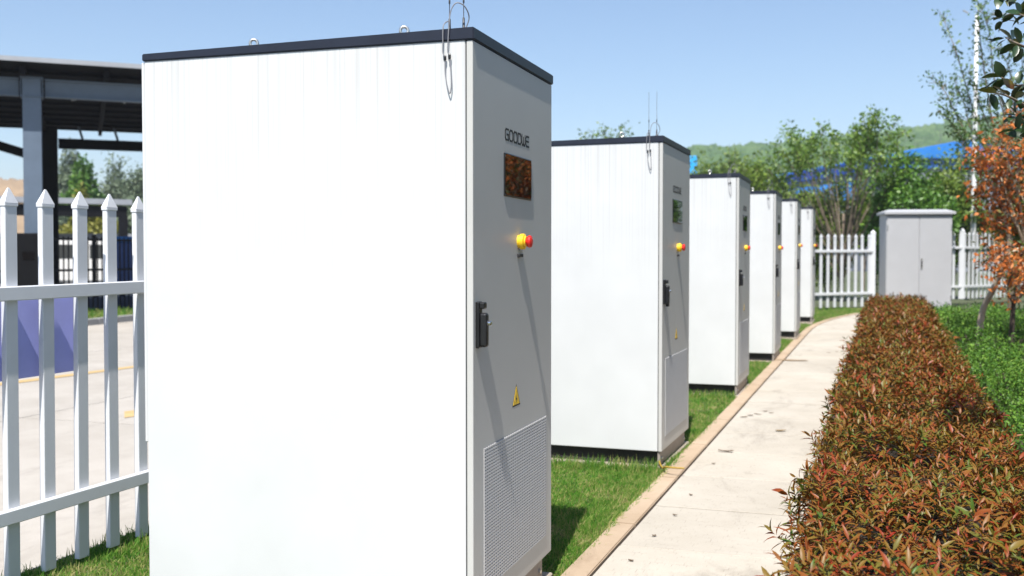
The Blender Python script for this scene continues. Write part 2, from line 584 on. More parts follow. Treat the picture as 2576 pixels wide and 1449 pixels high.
def fence_x(y):
    return -3.69 + 0.05 * y


def path_l(y):          # left edge of the walking slabs
    return -1.190 + 0.0158 * (y - 2.0) if y < 19 else -0.921 + 0.016 * (y - 19) + 0.026 * (y - 19) ** 2


def path_r(y):
    return path_l(y) + (1.02 if y < 18 else 1.02 + 0.03 * (y - 18))


lawn = strip("lawn", [(fence_x(y) - 0.16, path_l(y) - 0.13, y) for y in (-3, 6, 12, 19, 21, 23, 25, 27)], M["lawn"], dz=-0.012)
tag(lawn, "strip of lawn between white fence and stone kerb", "lawn")
bed = strip("planting_bed", [(path_r(y) - 0.05, 14, y) for y in (-3, 6, 12, 19, 22, 24, 27)], M["soil"], dz=-0.02)
tag(bed, "dark soil bed under the hedge and shrubs", "soil bed")

random.seed(4)
# path: base of dirt, slabs each a piece of their own
path = strip("path", [(path_l(y) - 0.01, path_r(y) + 0.02, y) for y in (-3, 6, 12, 19, 20, 21, 22, 23, 24, 25, 26, 27)], M["gap"], dz=-0.008)
tag(path, "pale concrete slab path along the cabinets", "path")
ys = [-2.6 + 0.847 * i for i in range(35)]
for i, (a, b) in enumerate(zip(ys, ys[1:])):
    bm = bmesh.new()
    j = 0.008
    a2, b2 = a + j, b - j
    t = random.uniform(-0.0015, 0.0025)
    vb = []
    for z in (-0.05, 0.006):
        for (x, y) in ((path_l(a2), a2 + 0.0), (path_r(a2), a2), (path_r(b2), b2), (path_l(b2), b2)):
            vb.append(bm.verts.new((x, y, g(y) + z + (t if z > 0 else 0))))
    for f in ((3, 2, 1, 0), (4, 5, 6, 7), (0, 1, 5, 4), (1, 2, 6, 5), (2, 3, 7, 6), (3, 0, 4, 7)):
        bm.faces.new([vb[k] for k in f])
    bmesh.ops.bevel(bm, geom=list(bm.edges), offset=0.003, segments=1, affect='EDGES')
    obj("slab", bm, M["path"], path)

# kerb stones
kerb = strip("kerb", [(path_l(y) - 0.135, path_l(y) - 0.012, y) for y in (-3, 6, 12, 19, 20, 21, 22, 23, 24, 25, 26)], M["gap"], dz=-0.010)
tag(kerb, "tan stone kerb along the left edge of the path", "kerb")
ky = [6.60 + 1.18 * i for i in range(-8, 16)]
for a, b in zip(ky, ky[1:]):
    bm = bmesh.new()
    a2, b2 = a + 0.003, b - 0.003
    vb = []
    for z in (-0.08, 0.011):
        for (dx, y) in ((-0.135, a2), (-0.014, a2), (-0.014, b2), (-0.135, b2)):
            vb.append(bm.verts.new((path_l(y) + dx, y, g(y) + z)))
    for f in ((3, 2, 1, 0), (4, 5, 6, 7), (0, 1, 5, 4), (1, 2, 6, 5), (2, 3, 7, 6), (3, 0, 4, 7)):
        bm.faces.new([vb[k] for k in f])
    bmesh.ops.bevel(bm, geom=list(bm.edges), offset=0.005, segments=2, affect='EDGES')
    obj("kerb_stone", bm, M["kerb"], kerb)

# road beyond the fence
KX = -14.4
road = strip("road", [(KX, fence_x(y) - 0.15, y) for y in (-12, 0, 30)], M["gap"], dz=-0.040)
tag(road, "pale concrete road behind the white fence", "road")
for xi in range(3):
    for yi in range(9):
        y0, y1 = -9.0 + 4.1 * yi, -9.0 + 4.1 * (yi + 1)
        bm = bmesh.new()
        vb = []
        for z in (-0.15, -0.028):
            for (s, y) in ((xi, y0 + 0.006), (xi + 1, y0 + 0.006), (xi + 1, y1 - 0.006), (xi, y1 - 0.006)):
                xr = fence_x(y) - 0.155
                x = xr + (KX - xr) * s / 3.0
                x += 0.006 * (1 if s == xi + 1 else -1)
                vb.append(bm.verts.new((x, y, g(y) + z)))
        for f in ((0, 1, 2, 3), (7, 6, 5, 4), (4, 5, 1, 0), (5, 6, 2, 1), (6, 7, 3, 2), (7, 4, 0, 3)):
            bm.faces.new([vb[k] for k in f])
        obj("road_slab", bm, M["road"], road)


def ground_quad(name, pts, m, parent, dz):
    bm = bmesh.new()
    v = []
    for p in pts:
        q = on_ground(*p, -0.028)
        v.append(bm.verts.new((q.x, q.y, g(q.y) + dz)))
    bm.faces.new(v)
    return obj(name, bm, m, parent)


ground_quad("painted_line", [(-160, 992), (365, 922), (365, 917.5), (-160, 984)], M["line"], road, -0.023)
ground_quad("painted_mark", [(313, 1052), (420, 1037), (420, 1023), (313, 1036)], M["line"], road, -0.023)

# far kerb, verge and yard
fk = strip("road_kerb", [(KX - 0.16, KX, y) for y in (-12, 0, 30, 40)], M["gap"], dz=-0.05)
tag(fk, "grey kerb along the far side of the road", "kerb")
for i in range(20):
    y0, y1 = 2 + 1.5 * i, 2 + 1.5 * (i + 1)
    bm = bmesh.new()
    box(bm, KX - 0.16, KX, y0 + 0.005, y1 - 0.005, -0.12, 0.10, 0.012)
    for v in bm.verts:
        v.co.z += g(v.co.y)
    obj("kerb_stone", bm, M["roadkerb"], fk)
verge = strip("verge", [(KX - 1.6, KX - 0.155, y) for y in (-12, 0, 30, 40)], M["lawn"], dz=0.045)
tag(verge, "narrow grass verge behind the road kerb", "verge")
yard = strip("yard", [(-70, KX - 1.6, y) for y in (-12, 0, 30, 80)], M["asphalt"], dz=0.02)
tag(yard, "grey paved yard behind the black railing", "yard")

# ------------------------------------------------------------------ battery cabinets
CW, CD, CH = 1.010, 1.341, 2.2
BB = 0.110              # body bottom
LT1, LT2 = 0.043, 0.028  # lid thickness, front and back
HX, HY = CD / 2, CW / 2  # local: front at +HX, near side at -HY


def fy(along):
    return -HY + along


def flat_strokes(bm, strokes, th, sx, sy, ox, oz, x):
    """flat lettering on the door: polylines in a unit box, drawn th thick (metres)"""
    for st in strokes:
        pts = [Vector((ox + p[0] * sx, oz + p[1] * sy)) for p in st]
        closed = (pts[0] - pts[-1]).length < 1e-6
        for a, b in zip(pts, pts[1:]):
            d = (b - a).normalized()
            n = Vector((-d.y, d.x)) * th / 2
            e = d * th / 2
            q = [a - e - n, b + e - n, b + e + n, a - e + n]
            f0 = [bm.verts.new((x, p.x, p.y)) for p in q]
            f1 = [bm.verts.new((x + 0.0006, p.x, p.y)) for p in q]
            bm.faces.new(f1)
            for k in range(4):
                bm.faces.new((f0[k], f0[(k + 1) % 4], f1[(k + 1) % 4], f1[k]))


GLYPH = {
    'G': [[(0.95, 0.98), (0.22, 0.98), (0.05, 0.8), (0.05, 0.2), (0.22, 0.02), (0.95, 0.02), (0.95, 0.5), (0.5, 0.5)]],
    'O': [[(0.22, 0.98), (0.78, 0.98), (0.95, 0.8), (0.95, 0.2), (0.78, 0.02), (0.22, 0.02), (0.05, 0.2), (0.05, 0.8), (0.22, 0.98)]],
    'D': [[(0.05, 0.98), (0.75, 0.98), (0.95, 0.78), (0.95, 0.22), (0.75, 0.02), (0.05, 0.02), (0.05, 0.98)]],
    'W': [[(0.02, 0.98), (0.02, 0.25), (0.18, 0.02), (0.34, 0.02), (0.5, 0.25), (0.5, 0.75)], [(0.5, 0.25), (0.66, 0.02), (0.82, 0.02), (0.98, 0.25), (0.98, 0.98)]],
    'E': [[(0.95, 0.98), (0.22, 0.98), (0.05, 0.8), (0.05, 0.2), (0.22, 0.02), (0.95, 0.02)], [(0.1, 0.5), (0.85, 0.5)]],
}


def make_cabinet():
    root = empty("battery_cabinet", (0, 0, 0))
    DT = 0.024                                       # door thickness
    # body shell: seam gaps between the door, the side skin and the rear cover
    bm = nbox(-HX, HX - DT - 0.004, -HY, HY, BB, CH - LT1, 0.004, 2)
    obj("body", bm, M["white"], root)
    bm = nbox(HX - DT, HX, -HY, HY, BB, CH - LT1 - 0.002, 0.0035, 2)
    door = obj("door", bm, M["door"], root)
    # gasket behind the door seam
    obj("door_gasket", nbox(HX - DT - 0.0045, HX - DT + 0.0005, -HY + 0.004, HY - 0.004, BB + 0.004, CH - LT1 - 0.004), M["print_"], root)
    bm = nbox(-HX - 0.014, -HX + 0.0005, -HY + 0.002, HY - 0.01, 0.69, CH - LT1 - 0.004, 0.003)
    obj("rear_cover", bm, M["white"], root)
    # lid, thicker at the front
    bm = bmesh.new()
    ov = 0.006
    zs = CH - LT1
    P = [(-HX - ov, -HY - ov, zs), (HX + ov, -HY - ov, zs), (HX + ov, HY + ov, zs), (-HX - ov, HY + ov, zs),
         (-HX - ov, -HY - ov, zs + LT2), (HX + ov, -HY - ov, zs + LT1), (HX + ov, HY + ov, zs + LT1), (-HX - ov, HY + ov, zs + LT2)]
    v = [bm.verts.new(p) for p in P]
    for f in ((3, 2, 1, 0), (4, 5, 6, 7), (0, 1, 5, 4), (1, 2, 6, 5), (2, 3, 7, 6), (3, 0, 4, 7)):
        bm.faces.new([v[k] for k in f])
    bmesh.ops.bevel(bm, geom=list(bm.edges), offset=0.004, segments=2, affect='EDGES')
    obj("lid", bm, M["lid"], root)
    # lifting rings
    for lx in (HX - 0.30, -HX + 0.42):
        for ly in (-HY + 0.10, HY - 0.10):
            zt = zs + LT2 + (LT1 - LT2) * (lx + HX) / CD
            bm = bmesh.new()
            torus(bm, 0.014, 0.0055, Matrix.Translation((lx, ly, zt + 0.030)) @ Matrix.Rotation(R(25), 4, 'Z'))
            lathe(bm, [(0.016, zt - 0.004), (0.016, zt + 0.007), (0.009, zt + 0.011), (0.008, zt + 0.018)], (lx, ly, 0), n=12)
            obj("lifting_ring", bm, M["zinc"], root, smooth=True)
    # antennas near the front edge of the near side
    for k, lx in enumerate((HX - 0.105, HX - 0.052)):
        zt = zs + LT1 - 0.002
        ly = -HY + 0.05
        bm = bmesh.new()
        lathe(bm, [(0.013, zt - 0.003), (0.013, zt + 0.008), (0.005, zt + 0.012), (0.0042, zt + 0.045), (0.0016, zt + 0.05), (0.0013, zt + 0.098), (0.0032, zt + 0.100), (0.0032, zt + 0.115), (0.0012, zt + 0.117), (0.0010, zt + 0.30)], (lx, ly, 0), n=10)
        an = obj("antenna", bm, M["cable"], root, smooth=True)
    # cables: over the lid and down the near side in slack loops
    s = -HY - 0.012
    zt = CH
    c1 = [(HX - 0.045, -HY + 0.05, zt + 0.005), (HX - 0.030, -HY + 0.045, zt + 0.045), (HX - 0.038, -HY + 0.02, zt + 0.078), (HX - 0.060, -HY + 0.0, zt + 0.086),
          (HX - 0.078, -HY - 0.006, zt + 0.06), (HX - 0.083, s, zt + 0.01), (HX - 0.087, s, zt - 0.05), (HX - 0.088, s, zt - 0.083), (HX - 0.081, s, zt - 0.092)]
    c2 = [(HX - 0.108, -HY + 0.05, zt + 0.02), (HX - 0.098, -HY + 0.03, zt + 0.032), (HX - 0.104, s + 0.002, zt + 0.01), (HX - 0.106, s, zt - 0.05), (HX - 0.106, s, zt - 0.085), (HX - 0.098, s, zt - 0.095)]
    c3 = [(HX - 0.098, s, zt - 0.097), (HX - 0.098, s, zt - 0.15), (HX - 0.092, s, zt - 0.19), (HX - 0.083, s, zt - 0.222), (HX - 0.078, s, zt - 0.222), (HX - 0.075, s, zt - 0.19), (HX - 0.078, s, zt - 0.13), (HX - 0.080, s, zt - 0.093)]
    for c in (c1, c2, c3):
        pts = smooth_path(c, 6)
        obj("antenna_cable", tube(bmesh.new(), pts, 0.0021, 6), M["greycable"], root, smooth=True)
    for lx, z0 in ((HX - 0.098, zt - 0.112), (HX - 0.081, zt - 0.108)):
        obj("cable_clip", lathe(bmesh.new(), [(0.003, z0), (0.005, z0 + 0.002), (0.005, z0 + 0.014), (0.003, z0 + 0.018)], (lx, s, 0), n=8), M["black"], root)
    # lettering
    bm = bmesh.new()
    lw, lh, pit = 0.044, 0.041, 0.0535
    for k, ch in enumerate("GOODWE"):
        flat_strokes(bm, GLYPH[ch], 0.0075, lw, lh, fy(0.356) + pit * k, 1.852, HX + 0.0002)
    obj("lettering", bm, M["print_"], door)
    # screen
    y0, y1, z0, z1 = fy(0.345), fy(0.687), 1.643, 1.797
    bm = nbox(HX - 0.01, HX + 0.004, y0 - 0.006, y1 + 0.006, z0 - 0.006, z1 + 0.006, 0.0035, 2)
    sc_ = obj("screen", bm, M["bezel"], root)
    bm = bmesh.new()
    rounded_plate(bm, HX + 0.0042, 0.0012, y0, y1, z0, z1, 0.014)
    obj("screen_glass", bm, M["glass"], sc_)
    # emergency stop
    oy, oz = fy(0.53), 1.468
    bm = lathe(bmesh.new(), [(0.026, 0.0), (0.026, 0.008), (0.031, 0.010), (0.031, 0.024), (0.022, 0.028), (0.020, 0.032)], (HX, oy, oz), (1, 0, 0), 24)
    es = obj("emergency_stop", bm, M["yellow"], root)
    bm = lathe(bmesh.new(), [(0.012, 0.030), (0.012, 0.036), (0.022, 0.038), (0.025, 0.044), (0.022, 0.052), (0.010, 0.056)], (HX, oy, oz), (1, 0, 0), 24)
    obj("button", bm, M["red"], es, smooth=False)
    bm = nbox(HX, HX + 0.012, oy - 0.022, oy + 0.024, oz - 0.062, oz - 0.048, 0.002)
    obj("button_tag", bm, M["print_"], es)
    # swing handle
    y0, y1 = fy(0.022), fy(0.060)
    bm = nbox(HX, HX + 0.014, y0, y1, 1.088, 1.252, 0.004, 2)
    hd = obj("handle", bm, M["black"], root)
    bm = nbox(HX + 0.012, HX + 0.040, y0 + 0.003, y1 - 0.003, 1.092, 1.212, 0.008, 2)
    box(bm, HX + 0.012, HX + 0.032, y0 + 0.003, y1 - 0.003, 1.226, 1.250, 0.005, 2)
    obj("lever", bm, M["black"], hd)
    bm = lathe(bmesh.new(), [(0.009, 0.036), (0.009, 0.050), (0.006, 0.052)], (HX, (y0 + y1) / 2 + 0.004, 1.176), (1, 0, 0), 14)
    obj("lock_cylinder", bm, M["chrome"], hd)
    # warning triangle
    oy, zb, hgt, hw = fy(0.497), 0.822, 0.088, 0.052
    for nm, sc2, dx, mm in (("warning_sign", 1.0, 0.0004, M["print_"]), ("sign_face", 0.80, 0.0010, M["yellow"])):
        bm = bmesh.new()
        cz_ = zb + hgt * 0.36
        tri = [(-hw, zb), (hw, zb), (0, zb + hgt)]
        f0 = [bm.verts.new((HX + 0.0001, oy + a * sc2, cz_ + (b - cz_) * sc2)) for a, b in tri]
        f1 = [bm.verts.new((HX + dx, oy + a * sc2, cz_ + (b - cz_) * sc2)) for a, b in tri]
        bm.faces.new(f1)
        for k in range(3):
            bm.faces.new((f0[k], f0[(k + 1) % 3], f1[(k + 1) % 3], f1[k]))
        if nm == "warning_sign":
            ws = obj(nm, bm, mm, root)
        else:
            obj(nm, bm, mm, ws)
    bm = bmesh.new()
    bolt = [(0.006, 0.046), (-0.009, 0.026), (0.001, 0.026), (-0.005, 0.010), (0.011, 0.031), (0.001, 0.031)]
    f1 = [bm.verts.new((HX + 0.0014, oy + a, zb + b)) for a, b in bolt]
    f0 = [bm.verts.new((HX + 0.0008, oy + a, zb + b)) for a, b in bolt]
    bm.faces.new(f1)
    for k in range(6):
        bm.faces.new((f0[k], f0[(k + 1) % 6], f1[(k + 1) % 6], f1[k]))
    obj("lightning_mark", bm, M["print_"], ws)
    # perforated vent: rows of slats over a filter, thin webs between the slots
    y0, y1, z0, z1 = fy(0.111), fy(0.915), 0.200, 0.722
    obj("vent_filter", nbox(HX + 0.0003, HX + 0.0011, y0, y1, z0, z1), M["ventback"], root)
    n = 44
    pit = (z1 - z0) / n
    sl = to_mesh(nbox(0, 0.0032, y0, y1, -pit * 0.31, pit * 0.31, 0.0008), "slat", M["vent"])
    for k in range(n):
        link("slat", sl, root, (HX + 0.0008, 0, z0 + pit * (k + 0.5)))
    bm = bmesh.new()
    nw = 34
    for k in range(nw + 1):
        yy = y0 + (y1 - y0) * k / nw
        box(bm, HX + 0.0012, HX + 0.0034, yy - 0.0055, yy + 0.0055, z0, z1)
    tag(obj("vent_web", bm, M["vent"], root), kind="stuff")
    # plinth
    bm = nbox(-HX + 0.03, HX - 0.030, -HY + 0.045, HY - 0.045, -0.06, BB + 0.002)
    obj("plinth", bm, M["plinth"], root)
    bm = nbox(HX - 0.031, HX - 0.012, -HY + 0.012, HY - 0.10, 0.018, BB - 0.002, 0.003)
    pf = obj("plinth_plate", bm, M["plinthf"], root)
    for yy in (-HY + 0.06, HY - 0.15):
        obj("bolt", lathe(bmesh.new(), [(0.011, -0.0121), (0.011, -0.004), (0.007, -0.002)], (HX, yy, 0.06), (1, 0, 0), 8), M["zinc"], pf)
    bm = nbox(-HX - 0.03, HX + 0.006, -HY - 0.006, HY + 0.006, -0.12, 0.012, 0.006)
    obj("concrete_pad", bm, M["pad"], root)
    return root


def smooth_path(pts, n):
    """catmull-rom through pts"""
    P = [Vector(p) for p in pts]
    P = [2 * P[0] - P[1]] + P + [2 * P[-1] - P[-2]]
    out = []
    for i in range(1, len(P) - 2):
        for k in range(n):
            t = k / n
            a, b, c, d = P[i - 1], P[i], P[i + 1], P[i + 2]
            out.append(0.5 * ((2 * b) + (c - a) * t + (2 * a - 5 * b + 4 * c - d) * t * t + (3 * b - a - 3 * c + d) * t ** 3))
    out.append(P[-2])
    return out


def rounded_plate(bm, x, th, y0, y1, z0, z1, r, n=5):
    pts = []
    for (cy_, cz_, a0) in ((y1 - r, z1 - r, 0), (y0 + r, z1 - r, 90), (y0 + r, z0 + r, 180), (y1 - r, z0 + r, 270)):
        for k in range(n + 1):
            a = R(a0 + 90 * k / n)
            pts.append((cy_ + r * math.cos(a), cz_ + r * math.sin(a)))
    f0 = [bm.verts.new((x, p[0], p[1])) for p in pts]
    f1 = [bm.verts.new((x + th, p[0], p[1])) for p in pts]
    bm.faces.new(f1)
    bm.faces.new(f0[::-1])
    m = len(pts)
    for k in range(m):
        bm.faces.new((f0[k], f0[(k + 1) % m], f1[(k + 1) % m], f1[k]))


CABS = [(-1.2942, 3.3984, 0.0166, -0.0584), (-1.2784, 6.8621, -0.0151, -0.0543), (-1.1945, 10.4558, -0.0016, -0.0302),
        (-1.1119, 13.7762, 0.0, -0.0052), (-1.0470, 17.0253, 0.0, 0.0580), (-0.9812, 20.6217, 0.0, 0.0901)]
ORD = ["sixth", "fifth", "fourth", "third", "second", "first"]
proto = make_cabinet()
cabs = []
for i, (x, y, rt, z) in enumerate(CABS):
    o = proto if i == 0 else copy_tree(proto)
    c, s = math.cos(rt), math.sin(rt)
    # near front corner (x, y) -> centre of the base
    o.location = (x - HX * c - HY * s, y - HX * s + HY * c, z)
    o.rotation_euler = (0, 0, rt)
    extra = {0: "standing beside the blue board on the fence", 1: "with yellow earth cable at its foot"}.get(i, "")
    lb = "tall white battery cabinet with dark lid, " + ORD[i] + " from the grey two-door box"
    if extra:
        lb = "white battery cabinet " + extra + ", " + ORD[i] + " from grey box"
    tag(o, lb, "cabinet", "white battery cabinets in a row along the path")
    cabs.append(o)
# second cabinet: earth cable and padlock
c2 = cabs[1]
pts = smooth_path([(HX - 0.02, -HY + 0.02, 0.05), (HX - 0.005, -HY - 0.015, 0.028), (HX + 0.03, -HY - 0.09, 0.02), (HX + 0.055, -HY - 0.16, 0.045), (HX + 0.11, -HY - 0.205, 0.052), (HX + 0.19, -HY - 0.215, 0.055)], 5)
tag(obj("earth_cable", tube(bmesh.new(), pts, 0.006, 8), M["earth"], c2, smooth=True), "yellow earth cable crossing the kerb")
bm = nbox(HX + 0.012, HX + 0.034, fy(0.045), fy(0.078), 1.072, 1.100, 0.004)
tube(bm, smooth_path([(HX + 0.023, fy(0.05), 1.098), (HX + 0.023, fy(0.05), 1.125), (HX + 0.023, fy(0.062), 1.135), (HX + 0.023, fy(0.073), 1.125), (HX + 0.023, fy(0.073), 1.098)], 4), 0.003, 6)
obj("padlock", bm, M["black"], c2)

# ------------------------------------------------------------------ white picket fences
def picket_mesh(h, w, t):
    bm = nbox(-w / 2, w / 2, -t / 2, t / 2, -0.02, h - 0.075, 0.003)
    e = 0.0035
    box(bm, -w / 2 - e, w / 2 + e, -t / 2 - e, t / 2 + e, h - 0.080, h - 0.066, 0.002)
    v = [bm.verts.new((sx * (w / 2 + e), sy * (t / 2 + e), h - 0.066)) for sx, sy in ((-1, -1), (1, -1), (1, 1), (-1, 1))]
    tp = [bm.verts.new((sx * 0.003, sy * 0.003, h)) for sx, sy in ((-1, -1), (1, -1), (1, 1), (-1, 1))]
    for k in range(4):
        bm.faces.new((v[k], v[(k + 1) % 4], tp[(k + 1) % 4], tp[k]))
    bm.faces.new(tp)
    return bm


PICK = to_mesh(picket_mesh(1.70, 0.066, 0.030), "picket", M["pvc"])
POST = to_mesh(picket_mesh(1.80, 0.115, 0.115), "post", M["pvc"])


def fence(label, line, spacing, start, rails=(0.285, 1.245), posts=(), face=1, jitter=0.004, seed=1, zoff=0.0):
    """picket fence along a polyline; rails on the inner face"""
    rnd = random.Random(seed)
    P = [Vector((p[0], p[1], 0)) for p in line]
    mid = P[len(P) // 2]
    root = empty("picket_fence", (P[0].x, P[0].y, g(P[0].y)))
    off = Vector((P[0].x, P[0].y, g(P[0].y)))
    carry = start
    for a, b in zip(P, P[1:]):
        d = b - a
        L = d.length
        d.normalize()
        nrm = Vector((d.y, -d.x, 0)) * face
        ang = math.atan2(d.y, d.x)
        t = carry
        while t < L:
            q = a + d * t
            o = link("picket", PICK, root, Vector((q.x, q.y, g(q.y) + zoff + rnd.uniform(-jitter, jitter))) - off, (rnd.uniform(-0.004, 0.004), rnd.uniform(-0.005, 0.005), ang + rnd.uniform(-0.01, 0.01)))
            t += spacing
        carry = t - L
        for rz in rails:
            A = a + nrm * 0.034 - d * 0.01
            B = b + nrm * 0.034 + d * 0.01
            bm = bmesh.new()
            bar(bm, Vector((A.x, A.y, g(a.y) + rz + zoff)) - off, Vector((B.x, B.y, g(b.y) + rz + zoff)) - off, 0.034, 0.062)
            bmesh.ops.bevel(bm, geom=list(bm.edges), offset=0.004, segments=1, affect='EDGES')
            obj("rail", bm, M["pvc"], root)
    for pidx in posts:
        q = P[pidx]
        link("post", POST, root, Vector((q.x, q.y, g(q.y) + zoff)) - off)
    tag(root, label, "fence", "white picket fences")
    return root


# left fence: pickets land on the photographed spacing
y_start = 1.1576
fence("white picket fence with blue board on it, running behind the cabinets along the road",
      [(fence_x(y_start), y_start), (fence_x(22.0), 22.0)], 0.20245, 0.0, posts=(), seed=3, zoff=0.037)
LF = bpy.context.scene.objects["picket_fence"]
pA, pB = base_at(2048, 24.3), base_at(2196, 25.0)
pC, pD, pE = base_at(2300, 26.6), base_at(2420, 27.0), base_at(2640, 29.5)
fence("white picket fence between last white cabinet and grey two-door box", [(fence_x(22.0) + 0.1, 22.2), pA, pB], 0.205, 0.05, rails=(0.30, 1.30), posts=(2,), seed=5, zoff=0.07)
fence("white picket fence running from behind the grey two-door box to the orange tree", [pB + Vector((0.16, 0.06, 0)), pC, pD, pE], 0.19, 0.1, rails=(0.30, 1.30), posts=(2,), seed=6, zoff=0.14)

# blue board behind the left fence
yb0, yb1 = 1.6, 4.08
bm = bmesh.new()
A = Vector((fence_x(yb0) - 0.075, yb0, g(yb0)))
B = Vector((fence_x(yb1) - 0.075, yb1, g(yb1)))
bar(bm, A + Vector((0, 0, 1.075)), B + Vector((0, 0, 1.075)), 0.012, 0.36)
bmesh.ops.bevel(bm, geom=list(bm.edges), offset=0.003, segments=1, affect='EDGES')
bb = empty("blue_board", (A + B) / 2)
o = obj("board", bm, M["banner"], bb, -(A + B) / 2)
for t in (0.1, 0.5, 0.9):
    q = A.lerp(B, t)
    bm = bmesh.new()
    bar(bm, q + Vector((0.004, 0, 1.19)), q + Vector((0.055, 0, 1.19)), 0.02, 0.02)
    obj("hook", bm, M["zinc"], bb, -(A + B) / 2)
tag(bb, "blue board hung on the road side of the white fence", "board")

# ------------------------------------------------------------------ vehicle canopy across the road
cam_dir = lambda X, D: Vector((CY * X - SY * D, SY * X + CY * D, 0))
E1 = cam_dir(0.927, 0.375)                # along the front beam
E2 = cam_dir(-0.375, 0.927)               # away
CBASE = base_at(86, 21.2)
canopy = empty("steel_canopy", CBASE)


def cpt(a, b, z):
    return E1 * a + E2 * b + Vector((0, 0, z))


def hbeam(bm, a, b, w, h, up, tf=0.022, tw=0.016):
    """H section from a to b: flanges w wide, h apart along 'up'"""
    a, b, up = Vector(a), Vector(b), Vector(up)
    bar(bm, a + up * (h / 2 - tf / 2), b + up * (h / 2 - tf / 2), w, tf, up)
    bar(bm, a - up * (h / 2 - tf / 2), b - up * (h / 2 - tf / 2), w, tf, up)
    bar(bm, a, b, tw, h - 2 * tf - 0.001, up)
    return bm


HB = 4.52                                  # underside of the front beam above the base
AR = 9.5                                   # right-hand end of the canopy
# front columns, lit face towards the road
for k, a in enumerate((0.0, -8.5, 8.5)):
    bm = bmesh.new()
    hbeam(bm, cpt(a, 0, 0.42), cpt(a, 0, HB + 0.36), 0.34, 0.34, -E2)
    obj("column", bm, M["steel"], canopy)
    bm = bmesh.new()
    for zz in (HB + 0.0, HB + 0.38):
        bar(bm, cpt(a, -0.20, zz), cpt(a, 0.20, zz), 0.42, 0.02)
    for sx in (-0.20, 0.20):
        bar(bm, cpt(a + sx, -0.18, HB + 0.19), cpt(a + sx, 0.18, HB + 0.19), 0.015, 0.36)
    obj("cap_plate", bm, M["steel"], canopy)
    bm = bmesh.new()
    bar(bm, cpt(a, 0, -0.3), cpt(a, 0, 0.44), 0.5, 0.5, E2)
    obj("footing", bm, M["steeld"], canopy)
# rear columns, roof shade put into their near-black colour
for k, a in enumerate((-8.55, -0.05, 8.45)):
    bm = bmesh.new()
    bar(bm, cpt(a, 11.2, -0.1), cpt(a, 11.2, 5.2), 0.50, 0.42, E2)
    obj("column", bm, M["steeld"], canopy)
for nm, b_, z_, h_, mm, spans in (("front_beam", 0.0, HB + 0.19, 0.36, "steel", ((-12, -0.24), (0.24, AR - 0.3))), ("rear_beam", 11.2, 4.72, 0.30, "steeld", ((0.22, AR - 0.3),))):
    for (a0, a1) in spans:
        bm = bmesh.new()
        hbeam(bm, cpt(a0, b_, z_), cpt(a1, b_, z_), 0.20, h_, (0, 0, 1))
        obj(nm, bm, M[mm], canopy)
# rafters and purlins under the roof sheet
ZR0, ZR1 = 5.10, 5.30
for a in np.arange(-11, AR, 1.55):
    bm = bmesh.new()
    bar(bm, cpt(a, -0.55, ZR0 - 0.12), cpt(a, 12.2, ZR1 - 0.12), 0.10, 0.16)
    obj("rafter", bm, M["steeld"], canopy)
for b_ in np.arange(0.3, 12.3, 1.3):
    z_ = ZR0 + (ZR1 - ZR0) * (b_ + 0.6) / 12.8
    bm = bmesh.new()
    bar(bm, cpt(-12, b_, z_ - 0.04), cpt(AR - 0.1, b_, z_ - 0.04), 0.06, 0.07)
    obj("purlin", bm, M["steeld"], canopy)
for a in (-9.3, -0.9, 0.75, 1.75, 5.2):
    bm = bmesh.new()
    bar(bm, cpt(a, 0.14, HB + 0.02), cpt(a + 0.1, 3.2, ZR0 - 0.1), 0.05, 0.05)
    obj("strut", bm, M["rooft"], canopy)
for a in (0.9, 1.9, 3.3, 6.0):
    bm = bmesh.new()
    bar(bm, cpt(a, 11.2, 4.87), cpt(a - 0.12, 11.2, 5.28), 0.07, 0.07)
    obj("strut", bm, M["steel"], canopy)
bm = bmesh.new()
bar(bm, cpt(-0.25, 11.2, 4.25), cpt(-3.4, 11.2, 5.2), 0.22, 0.26)
obj("brace", bm, M["steeld"], canopy)
bm = bmesh.new()
v = [bm.verts.new(cpt(a, b_, z_)) for (a, b_, z_) in ((-12.5, -0.75, ZR0 - 0.01), (AR, -0.75, ZR0 - 0.01), (AR, 12.4, ZR1), (-12.5, 12.4, ZR1))]
v2 = [bm.verts.new(q.co + Vector((0, 0, 0.05))) for q in v]
bm.faces.new(v[::-1]); bm.faces.new(v2)
for k in range(4):
    bm.faces.new((v[k], v[(k + 1) % 4], v2[(k + 1) % 4], v2[k]))
obj("roof_sheet", bm, M["roofu"], canopy)
bm = bmesh.new()
bar(bm, cpt(-12.5, -0.77, ZR0 + 0.05), cpt(AR, -0.77, ZR0 + 0.05), 0.04, 0.09)
obj("fascia", bm, M["rooft"], canopy)
tag(canopy, "grey steel carport canopy with dark roof across the road", "canopy")

# charging post at the foot of the front column
cp_ = base_at(84, 20.5)
post = empty("charging_post", cp_, YAW)
obj("casing", nbox(-0.30, 0.30, -0.2, 0.2, 0.04, 1.78, 0.03, 2), M["charger"], post)
obj("plinth", nbox(-0.36, 0.36, -0.26, 0.26, -0.15, 0.05, 0.01), M["roadkerb"], post)
obj("display", nbox(-0.12, 0.12, -0.206, -0.19, 1.25, 1.42, 0.003), M["glass"], post)
obj("holster", nbox(0.29, 0.36, -0.08, 0.08, 0.85, 1.05, 0.02), M["charger"], post)
pts = smooth_path([(0.34, 0, 0.95), (0.42, -0.05, 0.7), (0.40, -0.08, 0.35), (0.31, -0.05, 0.3), (0.29, 0, 0.5)], 5)
obj("hose", tube(bmesh.new(), pts, 0.018, 7), M["cable"], post, smooth=True)
tag(post, "black charging post at the foot of the grey canopy column", "charging post")

